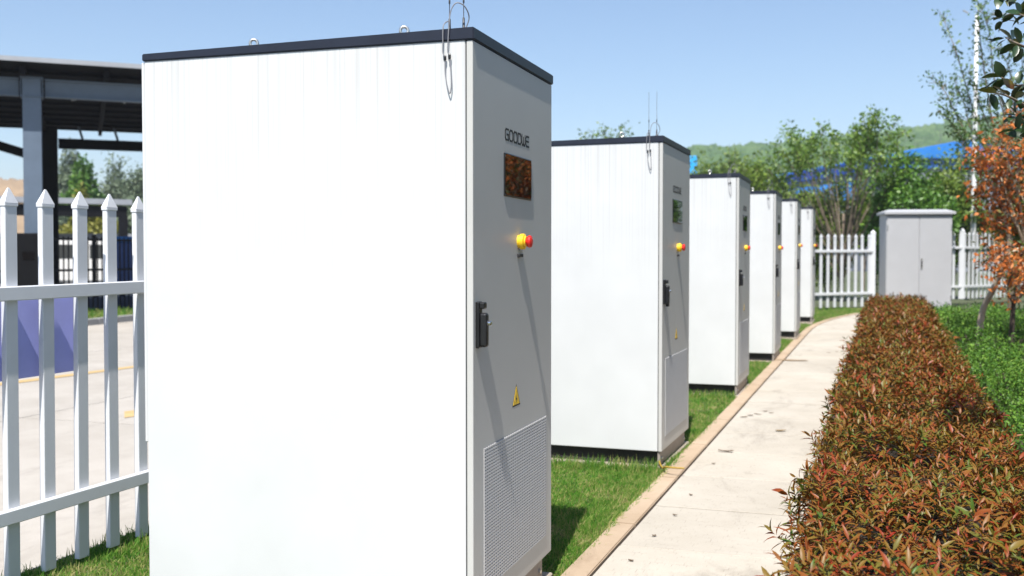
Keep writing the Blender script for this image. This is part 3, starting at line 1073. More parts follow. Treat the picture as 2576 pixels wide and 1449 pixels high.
# black railing behind the verge
RX = -16.15
rl = empty("black_railing", (RX, 18, g(18)))
rh = 1.74
for zz in (0.10, 1.02, rh - 0.06):
    bm = bmesh.new()
    bar(bm, (0, -14, zz), (0, 14, zz), 0.03, 0.05)
    obj("rail", bm, M["rail"], rl)
bm_bar = to_mesh(nbox(-0.012, 0.012, -0.012, 0.012, -0.05, rh, 0.002), "railing_bar", M["rail"])
for k in range(190):
    link("railing_bar", bm_bar, rl, (0, -14 + 0.1475 * k, 0))
bm_post = to_mesh(nbox(-0.035, 0.035, -0.035, 0.035, -0.1, rh + 0.05, 0.004), "post", M["rail"])
for k in range(12):
    link("post", bm_post, rl, (-0.05, -14 + 2.5 * k, 0))
obj("kick_panel", nbox(-0.02, -0.008, -14, 14, 0.08, 0.40), mat("navy_panel", (0.02, 0.03, 0.07), 0.6, var=0.2), rl)
tag(rl, "black metal bar railing behind the road verge", "railing")

# white van parked behind the railing
vp = base_at(222, 37)
van = empty("parked_van", vp, R(-68))


def van_section(bm, prof, x0, x1, bev=0.05):
    a = [bm.verts.new((x0, p[0], p[1])) for p in prof]
    b = [bm.verts.new((x1, p[0], p[1])) for p in prof]
    n = len(prof)
    bm.faces.new(a)
    bm.faces.new(b[::-1])
    for k in range(n):
        bm.faces.new((a[k], b[k], b[(k + 1) % n], a[(k + 1) % n]))
    bmesh.ops.bevel(bm, geom=list(bm.edges), offset=bev, segments=2, affect='EDGES')
    return bm


prof = [(-2.35, 0.32), (2.30, 0.32), (2.35, 0.85), (1.95, 1.02), (1.15, 1.78), (-2.2, 1.86), (-2.38, 1.0)]
obj("body", van_section(bmesh.new(), prof, -0.9, 0.9, 0.07), M["carwhite"], van)
for (y0, y1) in ((-2.0, -0.85), (-0.75, 0.25), (0.35, 1.1)):
    obj("window", nbox(0.885, 0.906, y0, y1, 1.12, 1.62, 0.01), M["carglass"], van)
for yy in (-1.5, 1.5):
    for xx in (-0.78, 0.78):
        w = obj("wheel", lathe(bmesh.new(), [(0.30, -0.11), (0.34, -0.08), (0.34, 0.08), (0.30, 0.11)], (xx, yy, 0.34), (1, 0, 0), 20), M["tyre"], van)
        obj("rim", lathe(bmesh.new(), [(0.20, -0.115), (0.20, 0.115)], (xx, yy, 0.34), (1, 0, 0), 14), M["zinc"], w)
obj("bumper", nbox(-0.86, 0.86, 2.30, 2.42, 0.3, 0.55, 0.03), M["tyre"], van)
for xx in (-0.62, 0.62):
    obj("headlight", nbox(xx - 0.16, xx + 0.16, 2.28, 2.37, 0.66, 0.82, 0.03), M["chrome"], van)
tag(van, "white van parked behind the black railing", "van")

# blue ribbed waste container
bp_ = base_at(335, 25.0)
bn = empty("waste_container", bp_, YAW)
obj("tub", nbox(-0.40, 0.40, -0.3, 0.3, 0.55, 1.62, 0.03), M["binblue"], bn)
rib = to_mesh(nbox(-0.022, 0.022, -0.025, 0.0, 0.56, 1.60, 0.006), "rib", M["binblue"])
for k in range(8):
    link("rib", rib, bn, (-0.35 + 0.1 * k, -0.298, 0))
bm = bmesh.new()
van_section(bm, [(-0.34, 1.62), (0.34, 1.62), (0.26, 1.76), (-0.26, 1.76)], -0.44, 0.44, 0.02)
obj("hood", bm, mat("bin_lid_blue", (0.02, 0.12, 0.34), 0.5), bn)
for xx in (-0.36, 0.36):
    for yy in (-0.25, 0.25):
        obj("leg", nbox(xx - 0.03, xx + 0.03, yy - 0.03, yy + 0.03, -0.1, 0.56), M["rail"], bn)
tag(bn, "blue ribbed waste container on black legs behind the railing", "container")

# smaller canopy and grey wall farther off
q0, q1 = base_at(110, 45), base_at(345, 47)
sc2 = empty("low_canopy", q0)
dd = (q1 - q0)
dn = dd.normalized()
bk = Vector((-dn.y, dn.x, 0))


def lp(a, b, z):
    return dn * a + bk * b + Vector((0, 0, z))


L2 = dd.length
bm = bmesh.new()
bar(bm, lp(-14, 0, 3.62), lp(L2 - 0.2, 0, 3.62), 0.12, 0.24)
obj("fascia", bm, M["rooft"], sc2)
bm = bmesh.new()
bar(bm, lp(-14, 0.2, 3.20), lp(L2 - 0.4, 0.2, 3.20), 0.25, 0.5)
obj("beam", bm, M["steeld"], sc2)
bm = bmesh.new()
v = [bm.verts.new(lp(a, b, z)) for a, b, z in ((-14, 0.06, 3.55), (L2 - 0.2, 0.06, 3.55), (L2 - 0.2, 6, 3.75), (-14, 6, 3.75))]
v2 = [bm.verts.new(p.co + Vector((0, 0, 0.06))) for p in v]
bm.faces.new(v[::-1]); bm.faces.new(v2)
for k in range(4):
    bm.faces.new((v[k], v[(k + 1) % 4], v2[(k + 1) % 4], v2[k]))
obj("roof_sheet", bm, M["roofu"], sc2)
for a in (L2 - 0.55, L2 - 6.6, L2 - 12.6):
    bm = bmesh.new()
    bar(bm, lp(a, 0.2, -0.2), lp(a, 0.2, 3.0), 0.35, 0.35, dn)
    obj("column", bm, M["steeld"], sc2)
tag(sc2, "low flat canopy with pale edge beyond the parked van", "canopy")

w0, w1 = base_at(-120, 49), base_at(420, 53)
gw = empty("boundary_wall", w0)
d3 = w1 - w0
bm = bmesh.new()
bar(bm, Vector((0, 0, 1.0)), d3 + Vector((0, 0, 1.0)), 0.25, 2.4)
obj("wall", bm, M["palewall"], gw)
bm = bmesh.new()
bar(bm, Vector((0, 0, 2.26)), d3 + Vector((0, 0, 2.26)), 0.34, 0.12)
obj("coping", bm, M["rooft"], gw)
tag(gw, "pale boundary wall beyond the low canopy", "wall")

# ------------------------------------------------------------------ grey two-door box
gp = base_at(2302, 21.4)
gb = empty("utility_box", gp, R(12))
GW, GD, GH = 1.28, 0.62, 2.12
obj("plinth", nbox(-GW / 2 - 0.04, GW / 2 + 0.04, -GD / 2 - 0.04, GD / 2 + 0.04, -0.1, 0.14, 0.01), M["pad"], gb)
obj("body", nbox(-GW / 2, GW / 2, -GD / 2 + 0.02, GD / 2, 0.14, GH, 0.006), M["greybox"], gb)
for sx in (-1, 1):
    x0, x1 = (-GW / 2 + 0.012, -0.004) if sx < 0 else (0.004, GW / 2 - 0.012)
    d = obj("door", nbox(x0, x1, -GD / 2, -GD / 2 + 0.019, 0.17, GH - 0.04, 0.004), M["greybox"], gb)
    for zz in (0.4, GH - 0.3):
        xx = -GW / 2 + 0.02 if sx < 0 else GW / 2 - 0.02
        obj("hinge", lathe(bmesh.new(), [(0.012, zz), (0.012, zz + 0.09)], (xx, -GD / 2 - 0.006, 0), n=8), M["zinc"], d)
hd = obj("handle", nbox(0.03, 0.065, -GD / 2 - 0.018, -GD / 2, 1.02, 1.24, 0.006), M["zinc"], gb)
obj("lever", nbox(0.036, 0.059, -GD / 2 - 0.032, -GD / 2 - 0.016, 1.06, 1.18, 0.005), M["print_"], hd)
bm = bmesh.new()
ov = 0.05
P0 = [(-GW / 2 - ov, -GD / 2 - ov, GH), (GW / 2 + ov, -GD / 2 - ov, GH), (GW / 2 + ov, GD / 2 + ov, GH), (-GW / 2 - ov, GD / 2 + ov, GH)]
P1 = [(x, y, GH + 0.045) for x, y, z in P0]
P2 = [(x * 0.80, y * 0.45, GH + 0.10) for x, y, z in P0]
r0, r1, r2 = [[bm.verts.new(p) for p in PP] for PP in (P0, P1, P2)]
bm.faces.new(r0[::-1]); bm.faces.new(r2)
for A_, B_ in ((r0, r1), (r1, r2)):
    for k in range(4):
        bm.faces.new((A_[k], A_[(k + 1) % 4], B_[(k + 1) % 4], B_[k]))
obj("roof", bm, M["greybox"], gb)
tag(gb, "grey metal two-door utility box at the end of the hedge", "utility box")

# ------------------------------------------------------------------ white mast
mp_ = base_at(2447, 30)
ms = empty("white_mast", mp_)
top = at(2450, 36, 30).z - mp_.z
obj("shaft", tube(bmesh.new(), [(0, 0, -0.1), (0, 0, 2.5), (0.02, 0, 5.2), (0.03, 0, top)], [0.085, 0.075, 0.062, 0.05], 12), M["polew"], ms, smooth=True)
for zz in (3.6, 4.6, 5.15):
    obj("collar", lathe(bmesh.new(), [(0.08, zz), (0.095, zz + 0.01), (0.095, zz + 0.06), (0.08, zz + 0.07)], (0.015, 0, 0), n=12), M["polew"], ms)
hb = obj("lamp_head", nbox(-0.26, 0.30, -0.08, 0.08, top - 0.01, top + 0.06, 0.02), M["zinc"], ms, (0, 0, 0), (0, R(5), YAW))
obj("tip", tube(bmesh.new(), [(-0.2, 0, top + 0.05), (-0.34, 0, top + 0.14)], 0.02, 6), M["zinc"], ms)
tag(ms, "slender white lamp mast rising behind the orange tree", "mast")

# ------------------------------------------------------------------ blue-roofed factory
fR, fL = base_at(2226, 84), base_at(1850, 116)
fc = empty("factory_building", fR)
ax = (fL - fR)
FL_ = ax.length
ax.normalize()
fb = Vector((-ax.y, ax.x, 0))
if (CY * fb.y - SY * fb.x) < 0:
    fb = -fb


def fp(a, b, z):
    return ax * a + fb * b + Vector((0, 0, z))


def prism(bm, pts, a0, a1):
    A_ = [bm.verts.new(fp(a0, b, z)) for b, z in pts]
    B_ = [bm.verts.new(fp(a1, b, z)) for b, z in pts]
    n = len(pts)
    bm.faces.new(A_[::-1]); bm.faces.new(B_)
    for k in range(n):
        bm.faces.new((A_[k], A_[(k + 1) % n], B_[(k + 1) % n], B_[k]))
    return bm


obj("wall", prism(bmesh.new(), [(0, -0.3), (0, 8.9), (14, 8.9), (14, -0.3)], 0.2, FL_), M["greywall"], fc)
obj("upper_wall", prism(bmesh.new(), [(-0.12, 8.3), (-0.12, 9.2), (14.1, 9.2), (14.1, 8.3)], 0, FL_ + 0.2), M["bluewall"], fc)
rf = obj("roof", prism(bmesh.new(), [(-0.5, 9.2), (7, 10.6), (14.5, 9.2), (14.5, 9.1), (-0.5, 9.1)], -0.3, FL_ + 0.4), M["blueroof"], fc)
obj("lower_wall", prism(bmesh.new(), [(-5, -0.3), (-5, 6.0), (0, 6.0), (0, -0.3)], 5.5, FL_ - 2), M["greywall"], fc)
obj("lower_roof", prism(bmesh.new(), [(-5.6, 6.0), (-5.6, 6.9), (-0.15, 7.5), (-0.15, 6.01)], 5.2, FL_ - 1.8), M["blueroof"], fc)
for k in range(12):
    a0 = 6.5 + 2.6 * k
    if a0 + 1.7 < FL_ - 2:
        o = obj("window", prism(bmesh.new(), [(-0.10, 7.62), (-0.10, 8.25), (0.02, 8.25), (0.02, 7.62)], a0, a0 + 1.9), M["dark"], fc)
        obj("frame", prism(bmesh.new(), [(-0.16, 7.57), (-0.16, 7.63), (0.02, 7.63), (0.02, 7.57)], a0 - 0.05, a0 + 1.95), M["palewall"], o)
for k in range(10):
    a0 = 1.5 + 3.4 * k
    if a0 < FL_:
        obj("rib", prism(bmesh.new(), [(-0.62, 9.24), (7, 10.67), (7, 10.60), (-0.62, 9.16)], a0, a0 + 0.12), M["blueroof"], rf)
tag(fc, "long factory with bright blue roofs behind the trees", "building")

hp = base_at(2362, 105)
hs = empty("hazy_house", hp, YAW)
obj("wall", nbox(-1.7, 1.7, 0, 4, -0.3, 10.2), M["greywall"], hs)
obj("roof", nbox(-1.9, 1.9, -0.2, 4.2, 10.2, 10.5), M["palewall"], hs)
for xx in (-1.1, 0.2):
    for zz in (7.6, 8.9):
        obj("window", nbox(xx, xx + 0.8, -0.05, 0.02, zz, zz + 0.8), M["dark"], hs)
tag(hs, "small grey house on the slope beside the blue factory", "house")

sp_ = base_at(1722, 95)
sg = empty("blue_billboard", sp_, YAW)
zt_, zb_ = at(1722, 392, 95).z - sp_.z, at(1722, 450, 95).z - sp_.z
obj("panel", nbox(-1.5, 1.1, 0, 0.3, zb_, zt_, 0.03), M["cyan"], sg)
for xx in (-1.0, 0.6):
    obj("leg", nbox(xx - 0.15, xx + 0.15, 0.05, 0.28, -0.3, zb_ + 0.1), M["steel"], sg)
tag(sg, "bright blue billboard above the trees beside the cabinets", "billboard")

# ------------------------------------------------------------------ hills
def ridge(name, pts, D0, D1, m, label, seed, amp=2.0, nx=260, ny=26):
    """wooded slope: ridge line given as (photo x, photo y) at distance D1, foot at D0"""
    rs = np.random.RandomState(seed)
    xs = np.linspace(pts[0][0], pts[-1][0], nx)
    ysr = np.interp(xs, [p[0] for p in pts], [p[1] for p in pts])
    V = np.zeros((ny + 6, nx, 3))
    for i, px in enumerate(xs):
        tp = at(px, ysr[i], D1)
        for j in range(ny + 6):
            t = j / (ny - 1)
            D = D0 + (D1 - D0) * t
            p = at(px, 644, D)
            zz = (g(99)) + (tp.z - g(99)) * (math.sin(min(t, 1) * math.pi / 2) ** 1.3 if t <= 1 else max(0.0, 1 - (t - 1) * 3))
            V[j, i] = (p.x, p.y, zz - (0.6 if j == 0 else 0))
    nz = rs.rand(ny + 6, nx)
    V[1:, :, 2] += (nz[1:] ** 2) * amp
    vid = np.arange((ny + 6) * nx).reshape(ny + 6, nx)
    F = np.stack([vid[:-1, :-1], vid[:-1, 1:], vid[1:, 1:], vid[1:, :-1]], -1).reshape(-1, 4)
    o = link(name, fast_mesh(name, V.reshape(-1, 3), F, m))
    tag(o, label, "hill", kind="structure")
    return o


M["forest"] = mat("forest_slope", (0.035, 0.07, 0.028), 0.95, scale=0.09, col2=(0.08, 0.13, 0.05), detail=10)
ridge("wooded_hill", [(1500, 424), (1700, 410), (1760, 405), (1900, 400), (2060, 390), (2180, 374), (2300, 358), (2400, 346), (2500, 334), (2700, 322)], 150, 430, M["forest"], "wooded green hill along the horizon", 3, amp=2.2, nx=420, ny=60)
ridge("ochre_hill", [(-500, 452), (-100, 458), (0, 462), (70, 468), (200, 492), (420, 560), (500, 640)], 95, 170, M["ochre"], "bare ochre earth slope beyond the yard", 5, amp=0.8, nx=90)



def forest_crowns(pts, D0, D1, n, seed):
    """tree crowns of the far wood: lumpy low spheres standing on the slope, too many to count"""
    r_ = np.random.RandomState(seed)
    bm = bmesh.new()
    bmesh.ops.create_icosphere(bm, subdivisions=2, radius=1.0)
    sv = np.array([list(v.co) for v in bm.verts])
    bm.verts.index_update()
    sf = np.array([[v.index for v in f.verts] for f in bm.faces])
    bm.free()
    VV, FF = [], []
    for i in range(n):
        px = r_.uniform(pts[0][0], pts[-1][0])
        t = 0.30 + 0.72 * r_.rand() ** 0.7
        py = np.interp(px, [p[0] for p in pts], [p[1] for p in pts])
        tp = at(px, py, D1)
        D = D0 + (D1 - D0) * t
        p = at(px, 644, D)
        zz = g(99) + (tp.z - g(99)) * (math.sin(min(t, 1) * math.pi / 2) ** 1.3)
        s_ = r_.uniform(1.3, 3.4)
        vv = sv * (1 + r_.normal(0, 0.16, (len(sv), 1))) * np.array([s_, s_, s_ * r_.uniform(0.8, 1.3)])
        VV.append(vv + np.array([p.x, p.y, zz - 0.4 * s_]))
        FF.append(sf + i * len(sv))
    m = leaf_mat("forest_crowns", [(0.0, (0.035, 0.075, 0.03)), (0.5, (0.065, 0.12, 0.045)), (1.0, (0.11, 0.165, 0.065))], rough=0.8, trans=0.0, spec=0.1)
    o_ = link("far_wood", fast_mesh("far_wood", np.concatenate(VV), np.concatenate(FF), m, smooth=True))
    tag(o_, "far wood covering the hill along the horizon", "wood", kind="stuff")


forest_crowns([(1500, 424), (1700, 410), (1760, 405), (1900, 400), (2060, 390), (2180, 374), (2300, 358), (2400, 346), (2500, 334), (2700, 322)], 150, 430, 4200, 8)

# ------------------------------------------------------------------ foliage helpers
rs = np.random.RandomState(11)


def unit(a):
    return a / np.maximum(np.linalg.norm(a, axis=-1, keepdims=True), 1e-9)


def leaf_arrays(P, A, N, L, W, droop=0.25, fold=0.35, stations=(0.35, 0.7), widths=(1.0, 0.75)):
    """leaf blades as small folded, curved meshes: returns verts, tris"""
    A = unit(A)
    S = unit(np.cross(A, N))
    N = np.cross(S, A)
    n = len(P)
    L = np.broadcast_to(np.asarray(L, float), (n,))[:, None]
    W = np.broadcast_to(np.asarray(W, float), (n,))[:, None]
    droop = np.broadcast_to(np.asarray(droop, float), (n,))[:, None]
    cols = [P]
    for t, w in zip(stations, widths):
        c = P + A * L * t - N * droop * L * t * t
        hw = W * 0.5 * w
        cols += [c + S * hw + N * fold * hw, c, c - S * hw + N * fold * hw]
    cols.append(P + A * L - N * droop * L)
    V = np.stack(cols, 1)
    k = V.shape[1]
    F = [(0, 2, 1), (0, 3, 2)]
    for i in range(len(stations) - 1):
        a, b = 1 + 3 * i, 4 + 3 * i
        F += [(a, a + 1, b + 1), (a, b + 1, b), (a + 1, a + 2, b + 2), (a + 1, b + 2, b + 1)]
    e = 1 + 3 * (len(stations) - 1)
    F += [(e, e + 1, k - 1), (e + 1, e + 2, k - 1)]
    F = np.array(F)
    faces = (np.arange(n)[:, None, None] * k + F[None]).reshape(-1, 3)
    return V.reshape(-1, 3), faces


def rand_dirs(n, up_bias=0.0):
    d = rs.normal(size=(n, 3))
    d[:, 2] += up_bias
    return unit(d)


def merge(parts):
    vs_, fs, off = [], [], 0
    for v, f in parts:
        vs_.append(v)
        fs.append(f + off)
        off += len(v)
    return np.concatenate(vs_), np.concatenate(fs)


# ------------------------------------------------------------------ the red hedge
def hedge_l(y):
    return -0.238 + 0.0165 * (y - 3.7)


def hedge_r(y):
    return 0.64 + 0.022 * (y - 5)


def gv(y):
    return G0 + 0.0088 * np.clip(y, -40, 30)


def hedge_shoots(y0, y1, dens, hh=0.60, ll=hedge_l, rr=hedge_r, round_=0.14, depth=0.125):
    """points and outward normals over the top and flanks of a clipped hedge"""
    per = 2 * hh + 1.0
    n = int((y1 - y0) * per * dens)
    y = rs.uniform(y0, y1, n)
    s = rs.uniform(0, 1, n) * per
    xl, xr = ll(y), rr(y)
    w = xr - xl
    x = np.where(s < hh, xl, np.where(s > hh + 1.0, xr, xl + (s - hh) * w))
    z = np.where(s < hh, s, np.where(s > hh + 1.0, per - s, hh))
    # round the shoulders
    nx = np.where(s < hh, -1.0, np.where(s > hh + 1.0, 1.0, 0.0))
    nz = 1 - np.abs(nx)
    for sx, xe in ((-1, xl), (1, xr)):
        dx = (x - xe) * -sx
        dz = hh - z
        m = (dx < round_) & (dz < round_)
        cx, cz_ = xe - sx * round_, hh - round_
        vx, vz = x - cx, z - cz_
        l = np.maximum(np.hypot(vx, vz), 1e-6)
        x = np.where(m, cx + vx / l * round_, x)
        z = np.where(m, cz_ + vz / l * round_, z)
        nx = np.where(m, vx / l, nx)
        nz = np.where(m, vz / l, nz)
    lump = 0.030 * np.sin(y * 5.1 + x * 3) + 0.024 * np.sin(y * 11.3 + 2 * x + 1.0) + 0.02 * np.sin(x * 13 + y * 2.3)
    off = lump - rs.exponential(0.050, n).clip(0, depth) + rs.normal(0, 0.014, n) + (rs.rand(n) < 0.05) * rs.uniform(0.02, 0.075, n)
    P = np.stack([x + nx * off, y, gv(y) + z + nz * off], 1)
    N = np.stack([nx, np.zeros(n), nz], 1)
    return P, N


def shoots_to_leaves(P, N, k, L0, W0, scale=1.0):
    """whorls of narrow leaves round each shoot tip"""
    n = len(P)
    ax_ = unit(N * 0.9 + np.array([0, 0, 0.75]) + rs.normal(0, 0.32, (n, 3)))
    tmp = unit(np.cross(ax_, np.array([0.3, 0.9, 0.1])))
    b2 = np.cross(ax_, tmp)
    Ps, As, Ns, Ls = [], [], [], []
    ph = rs.uniform(0, 6.28, n)
    size = rs.uniform(0.55, 1.35, n) * scale
    for i in range(k):
        a = ph + i * 2.4
        tilt = 0.45 + 0.95 * (i / (k - 1)) + rs.normal(0, 0.14, n)          # young leaves upright, old ones spread
        rad = tmp * np.cos(a)[:, None] + b2 * np.sin(a)[:, None]
        d = ax_ * np.cos(tilt)[:, None] + rad * np.sin(tilt)[:, None]
        Ps.append(P - ax_ * (0.055 * i / (k - 1) * size)[:, None])
        As.append(d)
        Ns.append(unit(ax_ * np.sin(tilt)[:, None] - rad * np.cos(tilt)[:, None] + 1e-3))
        Ls.append(size * rs.uniform(0.75, 1.15, n) * (0.75 + 0.4 * i / (k - 1)))
    P_, A_, N_, S_ = np.concatenate(Ps), np.concatenate(As), np.concatenate(Ns), np.concatenate(Ls)
    return P_, A_, N_, L0 * S_, W0 * S_ * rs.uniform(0.8, 1.2, len(S_))


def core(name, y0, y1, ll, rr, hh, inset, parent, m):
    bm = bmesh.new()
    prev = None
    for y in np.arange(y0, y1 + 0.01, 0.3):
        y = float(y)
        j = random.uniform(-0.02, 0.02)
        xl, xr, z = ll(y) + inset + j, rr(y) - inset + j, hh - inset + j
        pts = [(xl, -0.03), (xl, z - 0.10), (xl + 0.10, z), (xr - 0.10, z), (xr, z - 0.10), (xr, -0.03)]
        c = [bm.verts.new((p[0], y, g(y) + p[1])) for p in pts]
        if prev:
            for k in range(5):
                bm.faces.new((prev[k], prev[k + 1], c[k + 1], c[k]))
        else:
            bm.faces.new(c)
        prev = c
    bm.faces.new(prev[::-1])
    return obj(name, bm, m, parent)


hedge = empty("red_hedge", (0.2, 10, g(10)))
HO = Vector(hedge.location)
parts = []
P, N = hedge_shoots(1.9, 6.0, 450)
near = shoots_to_leaves(P, N, 9, 0.055, 0.0135)
parts.append(leaf_arrays(*near[:3], near[3], near[4], droop=rs.uniform(0.15, 0.5, len(near[0])), fold=0.4))
P, N = hedge_shoots(6.0, 11.0, 420)
q = shoots_to_leaves(P, N, 8, 0.056, 0.018, 1.08)
parts.append(leaf_arrays(*q[:3], q[3], q[4], droop=rs.uniform(0.15, 0.5, len(q[0])), fold=0.4, stations=(0.45,), widths=(1.0,)))
P, N = hedge_shoots(11.0, 19.6, 250)
q = shoots_to_leaves(P, N, 8, 0.060, 0.021, 1.25)
parts.append(leaf_arrays(*q[:3], q[3], q[4], droop=rs.uniform(0.15, 0.5, len(q[0])), fold=0.4, stations=(0.45,), widths=(1.0,)))
V, F = merge(parts)
tag(link("foliage", fast_mesh("foliage", V - np.array(HO), F, M["L_hedge"]), hedge), kind="stuff")
c = core("twig_core", 1.9, 19.5, hedge_l, hedge_r, 0.60, 0.135, hedge, M["twig"])  # added dark core standing for the hedge's self-shadow between leaves
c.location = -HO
# the largest leaves in view are pieces of their own: shared blades on the foremost shoots
BL = []
for k in range(6):
    v, f = leaf_arrays(np.zeros((1, 3)), np.array([[0, 0, 1.0]]), np.array([[0, -1.0, 0]]), 1.0, 0.23 + 0.02 * k, droop=0.2 + 0.08 * k, fold=0.4, stations=(0.2, 0.45, 0.72), widths=(0.75, 1.0, 0.7))
    BL.append(fast_mesh("leaf", v, f, M["L_hedge"], smooth=False))


def frame_matrix(p, a, n):
    a, n = Vector(a).normalized(), Vector(n)
    s_ = a.cross(n).normalized()
    n = s_.cross(a)
    m_ = Matrix((s_, -n, a)).transposed().to_4x4()
    # local Z is the blade's axis, local -Y its upper side
    m_.translation = Vector(p)
    return m_


P, N = hedge_shoots(3.0, 4.7, 40, depth=0.0)
sel = np.argsort(-(N[:, 2] * 0.3 - N[:, 0] * 0.5 - 0.55 * np.abs(P[:, 1] - 3.6)) + rs.rand(len(P)) * 0.5)[:38]
P, N = P[sel] + N[sel] * 0.022, N[sel]
q = shoots_to_leaves(P, N, 8, 0.058, 0.0135)
order = rs.permutation(len(q[0]))[:300]
for i in order:
    o = link("leaf", BL[rs.randint(6)], hedge)
    o.matrix_local = Matrix.Translation(-HO) @ frame_matrix(q[0][i], q[1][i], q[2][i]) @ Matrix.Diagonal((q[3][i], q[3][i], q[3][i], 1))
for i in range(14):
    y = 2.6 + i * 1.15
    o = obj("stem", tube(bmesh.new(), [(0.15 + random.uniform(-.2, .2), y, g(y) - 0.03), (0.2 + random.uniform(-.2, .2), y + 0.05, g(y) + 0.45)], [0.014, 0.008], 6), M["barkd"], hedge)
    o.location = -HO
tag(hedge, "clipped hedge of narrow red and bronze leaves beside the path", "hedge")

# ------------------------------------------------------------------ green shrubs behind it, each a plant of its own
def blob_leaves(lobes, n, L, W, out=0.55, shell=0.35, droop=0.2, stations=(0.45,), widths=(1.0,), upb=0.35):
    """leaves spread through the outer part of a set of ellipsoid lobes (cx,cy,cz,rx,ry,rz)"""
    lobes = np.asarray(lobes, float)
    wgt = lobes[:, 3] * lobes[:, 4] + lobes[:, 4] * lobes[:, 5] + lobes[:, 3] * lobes[:, 5]
    idx = rs.choice(len(lobes), n, p=wgt / wgt.sum())
    d = rand_dirs(n, 0.25)
    r = 1 - np.abs(rs.normal(0, shell, n)).clip(0, 0.95) + rs.normal(0, 0.06, n)
    C, Rr = lobes[idx, :3], lobes[idx, 3:]
    P = C + d * Rr * r[:, None]
    A = unit(d * out + rand_dirs(n, upb) * (1 - out * 0.3))
    N_ = unit(d + np.array([0, 0, 0.8]) + rs.normal(0, 0.5, (n, 3)))
    s_ = rs.uniform(0.7, 1.3, n)
    return leaf_arrays(P, A, N_, L * s_, W * s_, droop=droop, fold=0.3, stations=stations, widths=widths)


def shrub(name, label, loc, lobes, n, L, W, m, cat="shrub", group=None, stems=4, core_f=0.62, bark="barkd", **kw):
    root = empty(name, loc)
    V_, F_ = blob_leaves(lobes, n, L, W, **kw)
    tag(link("foliage", fast_mesh("foliage", V_, F_, m), root), kind="stuff")
    for k in range(stems):
        lb = lobes[k % len(lobes)]
        bm = bmesh.new()
        tube(bm, smooth_path([(lb[0] * 0.25, lb[1] * 0.25, -0.05), (lb[0] * 0.6, lb[1] * 0.6, lb[2] * 0.5), (lb[0], lb[1], lb[2] + lb[5] * 0.5)], 4), [0.018 * (1 - 0.07 * j) for j in range(9)], 6)
        obj("stem", bm, M[bark], root, smooth=True)
    tag(root, label, cat, group)
    return root


k = 0
spots = []
for y in np.arange(5.2, 13.2, 0.75):
    for j, xo in enumerate((0.40, 1.02, 1.64, 2.3)):
        x = hedge_r(y) + xo + rs.uniform(-0.12, 0.12)
        yy = y + rs.uniform(-0.15, 0.15) + 0.3 * (j % 2)
        u_ = (CY * x + SY * yy) / (-SY * x + CY * yy)
        if u_ < 0.56 and not (yy > 12.2 and x > 1.3):
            spots.append((x, yy))
for y in np.arange(15.2, 19.6, 0.85):
    for xo in (0.25, 0.95, 1.65, 2.4, 3.1):
        x = hedge_r(y) + xo + rs.uniform(-0.12, 0.12)
        yy = y + rs.uniform(-0.2, 0.2)
        u_ = (CY * x + SY * yy) / (-SY * x + CY * yy)
        if u_ < 0.55:
            spots.append((x, yy))
for (x, yy) in spots:
    h = rs.uniform(0.38, 0.62)
    lobes = []
    for q_ in range(5):
        a = q_ * 1.257 + rs.uniform(-.3, .3)
        lobes.append((0.20 * math.cos(a), 0.20 * math.sin(a), h * 0.60 + rs.uniform(-.04, .04), 0.25, 0.25, h * 0.44))
    lobes.append((0, 0, h * 0.62, 0.26, 0.26, h * 0.46))
    far = yy > 11
    shrub("green_shrub", "low bright green small-leaved shrub in the bed behind the red hedge", (x, yy, g(yy)), lobes, 1500 if far else 3200, 0.034 if far else 0.025, 0.020 if far else 0.0135, M["L_green"], group="green shrubs behind the red hedge", stems=3)

# ------------------------------------------------------------------ trees
def limb(bm, pts, r0, r1, n=6):
    pts = smooth_path(pts, 5)
    m = len(pts)
    tube(bm, pts, [r0 + (r1 - r0) * i / (m - 1) for i in range(m)], n)
    return pts


def twig_leaves(points, dirs, per, L, W, spread, droop=0.2, up=0.3, **kw):
    """per leaves scattered round each twig point"""
    n = len(points)
    P = np.repeat(points, per, 0) + rs.normal(0, spread, (n * per, 3))
    A = unit(np.repeat(dirs, per, 0) * 0.5 + rand_dirs(n * per, up))
    N_ = rand_dirs(n * per, 1.0)
    s_ = rs.uniform(0.65, 1.3, n * per)
    return leaf_arrays(P, A, N_, L * s_, W * s_, droop=droop, fold=0.25, **kw)


